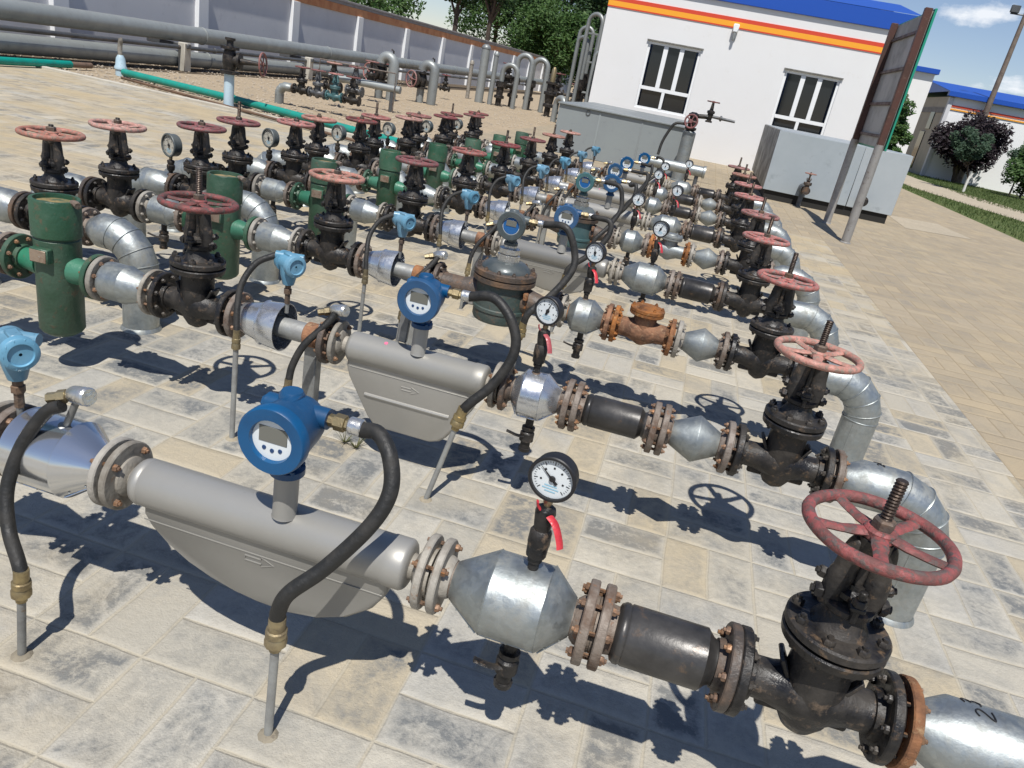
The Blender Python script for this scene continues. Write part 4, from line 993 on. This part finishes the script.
for k, (x, y, h, wd, lab) in enumerate(((-4.95, 27.2, 2.9, .45, 'leftmost silver vent pipe beside the white building corner'), (-4.62, 26.6, 3.6, .55, 'broad topped silver vent pipe in front by the white building corner'),
                                        (-4.35, 27.6, 3.15, .4, 'thin silver vent pipe close to the white wall corner'), (-4.12, 26.2, 2.5, .35, 'shortest silver vent pipe nearest the white building corner'), (-5.2, 28.6, 3.3, .5, 'silver vent pipe at the back left of the vent pipe group'), (-4.5, 28.9, 3.9, .6, 'highest reaching silver vent pipe at the back of the group'))):
    t = ubend(lab, x, y, h, wd, .065, h * .55, 2.6 + .1 * k, 'pipe_grey', 'silver vent pipes by the building corner')
t = thing('steel_trestle', 'dark steel frame carrying the vent pipes by the building', 'frame', (-4.9, 28.2, 0))
for x, y in ((0, 0), (.9, 0)): MB().box((x, y, 1.6), (.08, .08, 3.2), None, .005).build('post', 'pipe_dark', t)
for z in (1.2, 2.2, 3.1): MB().box((.45, -.06, z), (1.0, .04, .06), None, .005).build('rail', 'pipe_grey', t)

# ------------------------------------------------------------------ enclosures, well valve, capped pipe
t = thing('metal_enclosure', 'long low grey metal enclosure in front of the white building', 'enclosure', (-1.9, 17.3, 0))
MB().box((0, .02, .52), (2.78, .04, 1.03), None, .004).build('front_panel', 'enclosure', t)
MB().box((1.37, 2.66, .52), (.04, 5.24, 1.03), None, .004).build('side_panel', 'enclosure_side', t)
MB().box((-1.37, 2.66, .52), (.04, 5.24, 1.03), None, .004).build('side_panel', 'enclosure', t)
MB().box((0, 2.63, 1.055), (2.84, 5.36, .035), None, .006).build('lid', 'enclosure', t)
MB().ring((-.72, -.012, .96), (0, 1, 0), .045, .009, 20, 8).build('lifting_ring', 'pipe_dark', t)
for x in (-.45, .5): MB().box((x, -.004, .52), (.035, .012, 1.0), None, .003).build('seam_strip', 'enclosure', t)
t = thing('metal_enclosure', 'pale bluish metal enclosure behind the two sign posts', 'enclosure', (2.72, 16.9, 0))
MB().box((0, 2.55, .095), (2.5, 5.0, .19), None, 0).build('base_gap_shade', 'dark_void', t)  # near-black block carrying the shade of the gap below the panels
MB().box((-.46, .02, .785), (1.70, .04, 1.19), None, .005).build('front_panel', 'enclosure_pale', t)
MB().box((.855, .025, .785), (.91, .04, 1.19), None, .005).build('front_panel', 'enclosure_pale', t)
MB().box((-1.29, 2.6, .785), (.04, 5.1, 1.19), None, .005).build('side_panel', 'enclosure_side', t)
MB().box((1.29, 2.6, .785), (.04, 5.1, 1.19), None, .005).build('side_panel', 'enclosure_pale', t)
MB().box((0, 2.60, 1.38), (2.56, 5.1, .02), None, .003).build('top_panel', 'enclosure_pale', t)
o = P_valve_low.put((2.19, 16.42), 'small rusty black gate valve before the pale bluish enclosure', PI / 2, (('wheel_pink', 'wheel_pale'), ('black', 'flange_dark'))); o.scale = (.78,) * 3; o.location.z = -.0
t = thing('pipe_stub', 'dark grey cone stub below the small valve by the pale bluish enclosure', 'pipe stub', (2.19, 16.42, 0))
MB().lathe([(.15, .045), (.30, .10), (.46, .10)], (0, 0, .37), (0, 1, 0), 20).build('cone', 'pipe_dark', t)
MB().lathe([(0, .05), (.32, .05)], (0, .38, 0), (0, 0, 1), 12).build('leg', 'pipe_dark', t)
t = thing('flanged_stub', 'black flanged stub half hidden behind the front sign post', 'pipe stub', (3.36, 16.9, 0))
MB().lathe([(0, .07), (.2, .07), (.21, .10), (.26, .10), (.27, .06), (.34, .06)], (0, 0, .37), (0, -1, 0), 20).build('stub', 'black', t); MB().lathe([(0, .05), (.37, .05)], (0, -.14, 0), (0, 0, 1), 14).build('leg', 'pipe_dark', t)
t = thing('well_valve', 'grey column topped with black and red valves before the long enclosure', 'valve', (-.36, 16.75, 0))
MB().lathe([(0, .16), (.02, .16), (.03, .135), (1.0, .135), (1.03, .10)], (0, 0, 0), (0, 0, 1), 24).build('column', 'galv_old', t)
m = MB().lathe([(1.02, .06), (1.06, .12), (1.10, .12), (1.11, .07), (1.22, .09), (1.30, .07), (1.32, .11), (1.36, .11), (1.40, .05)], (0, 0, 0), (0, 0, 1), 18)
m.build('lower_valve', 'black', t)
hand_wheel(t, (-.02, -.18, 1.22), (-.25, -1, .1), .13, 'wheel_red', .018)
MB().tube([(0, 0, 1.22), (-.02, -.2, 1.22)], .025, 8).build('stem', 'black', t)
MB().tube([(0, 0, 1.33), (.30, .02, 1.36), (.34, .02, 1.36)], .045, 12).build('side_arm', 'black', t)
MB().lathe([(-.12, .07), (-.09, .07), (-.08, .045), (.05, .06), (.06, .08), (.10, .08), (.12, .04), (.26, .025)], (.32, .02, 1.38), (0, 0, 1), 16).build('upper_valve', 'black', t)
hand_wheel(t, (.32, .02, 1.66), (0, 0, 1), .12, 'wheel_dusk', .013)
MB().lathe([(0, .03), (.16, .03), (.17, .055), (.2, .055), (.21, .03), (.48, .026)], (.36, .02, 1.38), (1, 0, -.03), 12).build('outlet_pipe', 'pipe_dark', t)
MB().tube(crom([(-.1, -.06, 1.15), (-.32, -.1, 1.12), (-.42, -.1, .95), (-.50, -.12, .7), (-.52, -.15, .45)], 5), .03, 10).build('hose', 'rubber', t)
t = thing('capped_pipe', 'short silver pipe with flat end cap beyond the last row', 'pipe', (-.35, 13.7, 0))
MB().lathe([(-.55, .09), (.44, .09), (.45, .105), (.49, .105)], (0, 0, .52), (1, 0, 0), 24).build('pipe', 'galv', t)
for x in (-.3, .36): MB().lathe([(0, .035), (.44, .035)], (x, 0, 0), (0, 0, 1), 12).build('leg', 'pipe_dark', t)

# ------------------------------------------------------------------ roadside sign
t = thing('sign_board', 'tall green faced sign board seen edge on, on two steel posts', 'sign', (2.515, 13.77, 0))
for y in (-1.08, 1.08):
    MB().lathe([(0, .085), (.01, .085), (.02, .068), (1.5, .066)], (0, y, 0), (0, 0, 1), 20).build('post', 'post_grey', t)
    MB().box((0, y, 2.43), (.10, .10, 1.88), None, .006).build('post_upper', 'sign_steel', t)
MB().box((.062, .03, 2.40), (.016, 2.24, 1.88), None, .003).build('sign_back', 'sign_back', t)
MB().box((.086, .02, 2.40), (.03, 2.36, 1.94), None, .005).build('sign_face', 'sign_green', t)
for z in (1.62, 2.10, 2.6, 3.1): MB().box((.035, 0, z), (.034, 2.05, .045), None, .003).build('cross_bar', 'sign_steel', t)

# ------------------------------------------------------------------ buildings
def wall_holes(m, x0, x1, z0, z1, y, holes, dep):
    """front wall in the plane y with reveals dep deep round the openings"""
    xs = sorted({x0, x1, *[h[0] for h in holes], *[h[1] for h in holes]}); zs = sorted({z0, z1, *[h[2] for h in holes], *[h[3] for h in holes]})
    for a, b in zip(xs, xs[1:]):
        for c, d in zip(zs, zs[1:]):
            if any(h[0] <= a and b <= h[1] and h[2] <= c and d <= h[3] for h in holes): continue
            m.quad((a, y, c), (b, y, c), (b, y, d), (a, y, d))
    for a, b, c, d in holes:
        m.quad((a, y, c), (a, y + dep, c), (a, y + dep, d), (a, y, d)); m.quad((b, y, c), (b, y, d), (b, y + dep, d), (b, y + dep, c))
        m.quad((a, y, c), (b, y, c), (b, y + dep, c), (a, y + dep, c)); m.quad((a, y, d), (a, y + dep, d), (b, y + dep, d), (b, y, d))
b = thing('white_building', 'white plant building with red and orange stripe and blue roof edge', 'building', (0, 24.5, 0))
x0, x1, dp = -3.78, 4.72, 9.
holes = [(-2.36, -.78, 1.12, 3.0), (1.69, 3.25, 1.04, 2.90)]
m = MB(); wall_holes(m, x0, x1, 0, 4.4, 0, holes, .16)
m.quad((x0, 0, 0), (x0, 0, 4.4), (x0, dp, 4.4), (x0, dp, 0)); m.quad((x1, 0, 0), (x1, dp, 0), (x1, dp, 4.4), (x1, 0, 4.4)); m.quad((x0, dp, 0), (x0, dp, 4.4), (x1, dp, 4.4), (x1, dp, 0))
m.build('wall', 'white_wall', b, smooth=0, fixn=False)
for z, hgt, mt in ((3.735, .035, 'red_band'), (3.82, .135, 'yellow_band'), (3.94, .105, 'red_band')):
    MB().box(((x0 + x1) / 2, -.006, z), (x1 - x0 + .02, .03, hgt), None, 0).build('stripe', mt, b)
MB().box(((x0 + x1) / 2, -.03, 4.56), (x1 - x0 + .14, .10, .44), None, .01).build('roof_edge', 'blue_roof', b)
MB().quad((x0 - .07, -.08, 4.79), (x1 + .07, -.08, 4.79), (x1 + .15, dp * .5, 5.6), (x0 - .15, dp * .5, 5.6)).quad((x0 - .15, dp * .5, 5.6), (x1 + .15, dp * .5, 5.6), (x1 + .15, dp + .3, 4.79), (x0 - .15, dp + .3, 4.79)).build('roof', 'blue_roof', b, smooth=0)
for (a, c, z0, z1) in holes:
    zt = z0 + .60
    f = MB()
    f.box(((a + c) / 2, .075, z1 - .035), (c - a, .07, .07), None, .004); f.box(((a + c) / 2, .075, z0 + .035), (c - a, .07, .07), None, .004)
    for x in (a + .035, c - .035): f.box((x, .075, (z0 + z1) / 2), (.07, .07, z1 - z0 - .142), None, .004)
    f.box(((a + c) / 2, .07, zt), (c - a - .142, .08, .10), None, .004)
    w3 = (c - a - .14) / 3
    for k in (1, 2): f.box((a + .07 + w3 * k, .07, (zt + z1) / 2 - .01), (.13, .08, z1 - zt - .125), None, .004)
    f.box(((a + c) / 2 - .02, .07, (z0 + zt) / 2 + .01), (.09, .08, zt - z0 - .125), None, .004)
    wf = f.build('window', 'white_frame', b)
    for k in range(3): MB().box((a + .07 + w3 * (k + .5), .10, (zt + z1) / 2 - .01), (w3 - .13, .012, z1 - zt - .13), None, 0).build('pane', 'glass', wf)
    for k in (0, 1): MB().box((a + .07 + (c - a - .14) * (.25 + .5 * k), .10, (z0 + zt) / 2 + .01), ((c - a - .14) / 2 - .1, .012, zt - z0 - .13), None, 0).build('pane', 'glass', wf)
    MB().box(((a + c) / 2, -.02, z1 + .03), (c - a + .1, .08, .035), None, .004).build('lintel_drip', 'enclosure_side', b)
l = MB().box((.01, -.09, 3.72), (.16, .14, .22), None, .02).build('wall_lamp', 'white_frame', b)
MB().box((.01, -.10, 3.50), (.08, .09, .22), None, .02).build('lamp_arm', 'pipe_grey', l)
MB().box((4.35, -.06, 1.45), (.5, .10, .08), None, .01).build('wall_bracket', 'dark_void', b)
b = thing('white_annex', 'lower white building part with blue roof right of the sign', 'building', (6.4, 33, 0))
MB().box((-.3, 3, 2.05), (2.9, 6, 4.1), None, 0).build('wall', 'white_wall', b); MB().box((-.3, 3, 4.19), (3.1, 6.3, .18), None, .01).build('roof', 'blue_roof', b)
b = thing('far_building', 'far white building with thin red stripe and blue roof', 'building', (12.85, 50, 0))
m = MB(); m.quad((0, 0, 0), (22, 0, 0), (22, 0, 4.45), (0, 0, 4.45)); m.quad((22, 0, 0), (22, 12, 0), (22, 12, 4.45), (22, 0, 4.45)); m.quad((0, 12, 0), (22, 12, 0), (22, 12, 4.45), (0, 12, 4.45)); m.build('front_wall', 'white_wall', b, smooth=0, fixn=False)
MB().box((-.06, 6, 2.225), (.12, 11.98, 4.45), None, 0).build('end_wall', 'cream_wall', b)
MB().box((-.10, .1, 2.2), (.22, .34, 4.4), None, .01).build('corner_pier', 'grey_wall', b)
MB().box((-.13, 6, 3.7), (.05, 11.5, .3), None, 0).build('end_band', 'coping', b)
MB().box((11, -.02, 3.98), (22.1, .05, .09), None, 0).build('stripe', 'red_band', b); MB().box((11, -.02, 3.80), (22.1, .05, .07), None, 0).build('stripe', 'yellow_band', b)
MB().box((10.9, -.14, 4.58), (22.6, .34, .26), None, .01).build('roof_edge', 'blue_roof', b)
MB().quad((-.4, -.3, 4.7), (22.2, -.3, 4.7), (22.2, 6, 5.5), (-.4, 6, 5.5)).quad((-.4, 6, 5.5), (22.2, 6, 5.5), (22.2, 12.3, 4.7), (-.4, 12.3, 4.7)).quad((-.38, -.3, 4.68), (-.38, 12.3, 4.68), (-.38, 6, 5.49)).build('roof', 'blue_roof', b, smooth=0)
for y, z, hw, hh in ((2.6, 3.1, .45, .5), (6.2, 3.1, .45, .5), (3.4, 1.35, .55, 1.1), (8.5, 1.35, .55, 1.1)): MB().box((-.14, y, z), (.06, hw * 2, hh * 2), None, .01).build('window', 'glass', b)
t = thing('lamp_pole', 'tall brown lamp pole with floodlight beyond the far trees', 'lamp', (14.62, 49.6, 0))
MB().lathe([(0, .20), (.4, .18), (9.3, .11)], (0, 0, 0), (0, 0, 1), 16).build('pole', 'pole_brown', t)
MB().tube([(.1, 0, 8.9), (-.75, 0, 8.9)], .04, 8).build('arm', 'pipe_dark', t); MB().box((-.6, -.05, 9.12), (.42, .22, .36), None, .02).build('floodlight', 'pipe_dark', t)

# ------------------------------------------------------------------ trees and weeds
def tree(name, label, loc, h, crown, tr, mat, nclump, nleaf, size, base=.3, group=None, trunk='bark', white=0., stems=1, lean=(0, 0)):
    """tapered trunk with limbs into every few clumps; crown of leaf faces in clumps. crown=(rx,ry,rz,centre z)"""
    t = thing(name, label, 'tree', loc, 0, group); rx, ry, rz, cz = crown
    cl = []
    while len(cl) < nclump:
        p = Vector((rnd.uniform(-1, 1), rnd.uniform(-1, 1), rnd.uniform(-1, 1)))
        if .25 < p.length < 1: cl.append(Vector((p.x * rx + lean[0], p.y * ry + lean[1], cz + p.z * rz)))
    m = MB(); hb = base * h
    for s in range(stems):
        q = Vector((rnd.uniform(-1, 1), rnd.uniform(-1, 1), 0)) * (tr * 3 if stems > 1 else 0)
        m.tube(crom([q * .2, q * .5 + Vector((0, 0, hb * .5)), q + Vector((lean[0] * .4, lean[1] * .4, hb)), q * 1.6 + Vector((lean[0], lean[1], cz + rz * .5))], 4), [tr] * 4 + [tr * .85] * 4 + [tr * .6] * 4 + [tr * .2], 8)
    for c in cl[::max(1, nclump // 16)]:
        z = min(c.z - .1, max(hb * .8, c.z - rz * .7)); k = min(1., z / max(cz, .1))
        o = Vector((lean[0] * k, lean[1] * k, z)); m.tube(crom([o, (o + c) / 2 + Vector((0, 0, -.1)), c], 3), [tr * .45] * 3 + [tr * .3] * 3 + [tr * .1], 6)
    tk = m.build('trunk', trunk, t)
    if white: MB().lathe([(0, tr * 1.12), (white, tr * 1.1)], (0, 0, 0), (0, 0, 1), 12).build('whitewash', 'whitewash', tk)
    m = MB()
    for c in cl:
        R = min(rx, ry, rz) * rnd.uniform(.28, .5)
        for _ in range(nleaf // nclump):
            while True:
                p = Vector((rnd.uniform(-1, 1), rnd.uniform(-1, 1), rnd.uniform(-1, 1)))
                if p.length < 1: break
            p = c + p * R; a = Vector((rnd.gauss(0, 1), rnd.gauss(0, 1), rnd.gauss(0, .7))).normalized(); b = a.orthogonal().normalized(); s = size * rnd.uniform(.6, 1.3)
            m.quad(p - a * s, p + b * s * .45, p + a * s, p - b * s * .45)
    m.build('crown', mat, t, smooth=0, fixn=False)
for k, (x, y, h, cr, mt, lab) in enumerate((
        (-17.6, 39, 5., (2.2, 2.2, 1.5, 3.3), 'leaf', 'low bushy green tree top showing above the boundary wall'),
        (-20.6, 60, 15, (2.2, 2.2, 4.3, 9.6), 'leaf_dark', 'dark slender tree behind the wall, left of two bare trunks'),
        (-18.2, 61, 15, (2.2, 2.2, 4.3, 9.9), 'leaf_dark', 'dark slender tree behind the wall, right of two bare trunks'),
        (-22.5, 78, 17, (4.5, 4.5, 6.5, 8.5), 'leaf', 'broad green tree behind the striped wall end, leftmost of the mass'),
        (-17.5, 80, 18, (4.5, 4.5, 7.5, 8.6), 'leaf_dark', 'tall deep green tree in the middle of the mass behind the wall'),
        (-13.5, 84, 18, (4.2, 4.2, 7.5, 8.6), 'leaf', 'tall green tree left of the white building roof'),
        (-10.5, 74, 15, (3.6, 3.6, 6.5, 7.2), 'leaf_dark', 'deep green tree right against the white building edge'),
        (-15.0, 70, 8, (3.0, 3.0, 3.0, 4.4), 'leaf', 'lower light green tree at the end of the boundary wall'))):
    tree('broadleaf_tree', lab, (x, y, 0), h, cr, .22 if h > 6 else .12, mt, 46 if h > 6 else 26, 15000 if h > 6 else 5000, .17 if h > 6 else .11, .35, 'trees behind the boundary wall')
tree('plum_tree', 'round dark plum coloured tree before the far white building', (14.0, 48.2, 0), 3.9, (1.6, 1.5, 1.45, 2.35), .09, 'leaf_plum', 60, 15000, .115, .25, None, 'bark', 0, 3)
tree('young_tree', 'small grey-green tree with whitewashed trunk before the plum tree', (12.02, 39.5, 0), 2.7, (.85, .8, .62, 2.0), .055, 'leaf_blue', 26, 4200, .07, .4, None, 'bark', .95, 1, (-.5, 0))
tree('young_tree', 'small thin tree right of the plum tree by the white wall', (16.75, 47.5, 0), 2.4, (.85, .8, .7, 1.75), .05, 'leaf_blue', 22, 3200, .075, .4)
tree('young_tree', 'green bushy tree cut by the right photo edge', (16.4, 45, 0), 2.9, (1.1, 1.1, 1.15, 1.5), .06, 'leaf', 34, 6500, .085, .25)
tree('cypress_shrub', 'bright green upright shrub between the sign and the far buildings', (5.75, 28.5, 0), 3.3, (.62, .62, 1.35, 1.75), .06, 'leaf', 44, 8000, .075, .15)
for k, (x, y) in enumerate(((-1.15, 2.64), (-1.09, 2.62))):
    m = MB()
    for q in range(26):
        a = rnd.random() * 6.28; l_ = rnd.uniform(.03, .085); d = Vector((math.cos(a), math.sin(a), 0)); n = Vector((-d.y, d.x, 0)) * .0022
        m.quad(d * .004 - n, d * .004 + n, d * l_ + Vector((0, 0, l_ * rnd.uniform(.5, 1.4))))
    o = m.build('weed', 'weed', smooth=0, fixn=False); o.location = (x, y, .001)
    tag(o, ('spiky weed tuft in a paving joint behind the big display head, left one', 'spiky weed tuft in a paving joint behind the big display head, right one')[k], 'weed', 'weed tufts')
# ------------------------------------------------------------------ camera, light, sky
def setup():
    cam = bpy.data.cameras.new('camera'); co = bpy.data.objects.new('camera', cam); COL.objects.link(co)
    cam.sensor_width = 36; cam.lens = CAM_F / 1024 * 36; cam.clip_end = 2000; cam.clip_start = .02
    right, down, fwd = CAM_R
    m = Matrix(((right[0], -down[0], -fwd[0], 0), (right[1], -down[1], -fwd[1], 0), (right[2], -down[2], -fwd[2], 1.6), (0, 0, 0, 1)))
    co.matrix_world = m; S.camera = co
    d = Vector((-.08, .54, -1)).normalized()
    L = bpy.data.lights.new('sun', 'SUN'); L.energy = 4.5; L.angle = math.radians(.53); L.color = (1, .965, .91)
    lo = bpy.data.objects.new('sun', L); COL.objects.link(lo); lo.rotation_euler = d.to_track_quat('-Z', 'Y').to_euler()
    w = bpy.data.worlds.new('World'); S.world = w; w.use_nodes = True; t = w.node_tree
    bg = t.nodes['Background']; bg.inputs['Strength'].default_value = .112
    sky = t.nodes.new('ShaderNodeTexSky'); sky.sky_type = 'NISHITA'; sky.sun_disc = False
    sky.sun_elevation = math.asin(-d.z); sky.sun_rotation = math.atan2(-d.x, -d.y) % (2 * PI); sky.air_density = 1.0; sky.dust_density = .25; sky.ozone_density = 2.0; sky.altitude = 600
    tc = t.nodes.new('ShaderNodeTexCoord'); sx = t.nodes.new('ShaderNodeSeparateXYZ'); t.links.new(tc.outputs['Generated'], sx.inputs[0])
    def mth(op, a, b=0.):
        q = t.nodes.new('ShaderNodeMath'); q.operation = op
        for i, v in enumerate((a, b)):
            if isinstance(v, (int, float)): q.inputs[i].default_value = v
            else: t.links.new(v, q.inputs[i])
        return q.outputs[0]
    z = mth('MAXIMUM', sx.outputs[2], .0); zz = mth('ADD', z, .16)
    cb = t.nodes.new('ShaderNodeCombineXYZ'); t.links.new(mth('DIVIDE', sx.outputs[0], zz), cb.inputs[0]); t.links.new(mth('DIVIDE', sx.outputs[1], zz), cb.inputs[1])
    nz = t.nodes.new('ShaderNodeTexNoise'); nz.inputs['Scale'].default_value = 1.5; nz.inputs['Detail'].default_value = 8; nz.inputs['Roughness'].default_value = .58
    t.links.new(cb.outputs[0], nz.inputs['Vector'])
    mr = t.nodes.new('ShaderNodeMapRange'); mr.inputs['From Min'].default_value = .66; mr.inputs['From Max'].default_value = .80; 
    def blob(c, k, amp):
        vm = t.nodes.new('ShaderNodeVectorMath'); vm.operation = 'SUBTRACT'; t.links.new(tc.outputs['Generated'], vm.inputs[0]); vm.inputs[1].default_value = c
        v2 = t.nodes.new('ShaderNodeVectorMath'); v2.operation = 'MULTIPLY'; t.links.new(vm.outputs[0], v2.inputs[0]); v2.inputs[1].default_value = (.8, .5, 3.0)
        v3 = t.nodes.new('ShaderNodeVectorMath'); v3.operation = 'LENGTH'; t.links.new(v2.outputs[0], v3.inputs[0])
        return mth('MULTIPLY', mth('MAXIMUM', 0., mth('SUBTRACT', 1., mth('MULTIPLY', v3.outputs['Value'], k))), amp)
    pf = t.nodes.new('ShaderNodeTexNoise'); pf.inputs['Scale'].default_value = 26; pf.inputs['Detail'].default_value = 6; pf.inputs['Roughness'].default_value = .6; t.links.new(tc.outputs['Generated'], pf.inputs['Vector'])
    puff = mth('ADD', mth('ADD', blob(CLOUD1, 17., .40), blob(CLOUD2, 15., .36)), mth('MULTIPLY', mth('SUBTRACT', pf.outputs['Fac'], .5), .38))
    puff = mth('MULTIPLY', puff, mth('GREATER_THAN', mth('ADD', blob(CLOUD1, 17., 1.), blob(CLOUD2, 15., 1.)), 0.))
    t.links.new(mth('ADD', nz.outputs['Fac'], puff), mr.inputs['Value'])
    mx = t.nodes.new('ShaderNodeMix'); mx.data_type = 'RGBA'; t.links.new(mth('MULTIPLY', mr.outputs[0], .85), mx.inputs[0])
    tn = t.nodes.new('ShaderNodeMix'); tn.data_type = 'RGBA'; tn.blend_type = 'MULTIPLY'; tn.inputs[0].default_value = 1; tn.inputs[7].default_value = (.76, .72, .76, 1)
    t.links.new(sky.outputs[0], tn.inputs[6]); t.links.new(tn.outputs[2], mx.inputs[6]); mx.inputs[7].default_value = (7.5, 7.7, 8.0, 1)
    t.links.new(mx.outputs[2], bg.inputs['Color'])
    S.view_settings.view_transform = 'Standard'; S.view_settings.look = 'None'; S.view_settings.exposure = EXPO; S.view_settings.gamma = 1
    S.view_settings.use_curve_mapping = False
    S.render.engine = 'CYCLES'; S.cycles.max_bounces = 6; S.cycles.diffuse_bounces = 3; S.cycles.glossy_bounces = 3; S.cycles.use_denoising = True
    S.cycles.caustics_reflective = False; S.cycles.caustics_refractive = False
CLOUD1 = (.245, .96, .137); CLOUD2 = (.29, .955, .078)
EXPO = 0.22
CAM_F = 741.0
CAM_R = ( (0.952463, 0.248251, 0.176594), (0.256524, -0.340817, -0.904455), (-0.164345, 0.906761, -0.388297) )
setup()
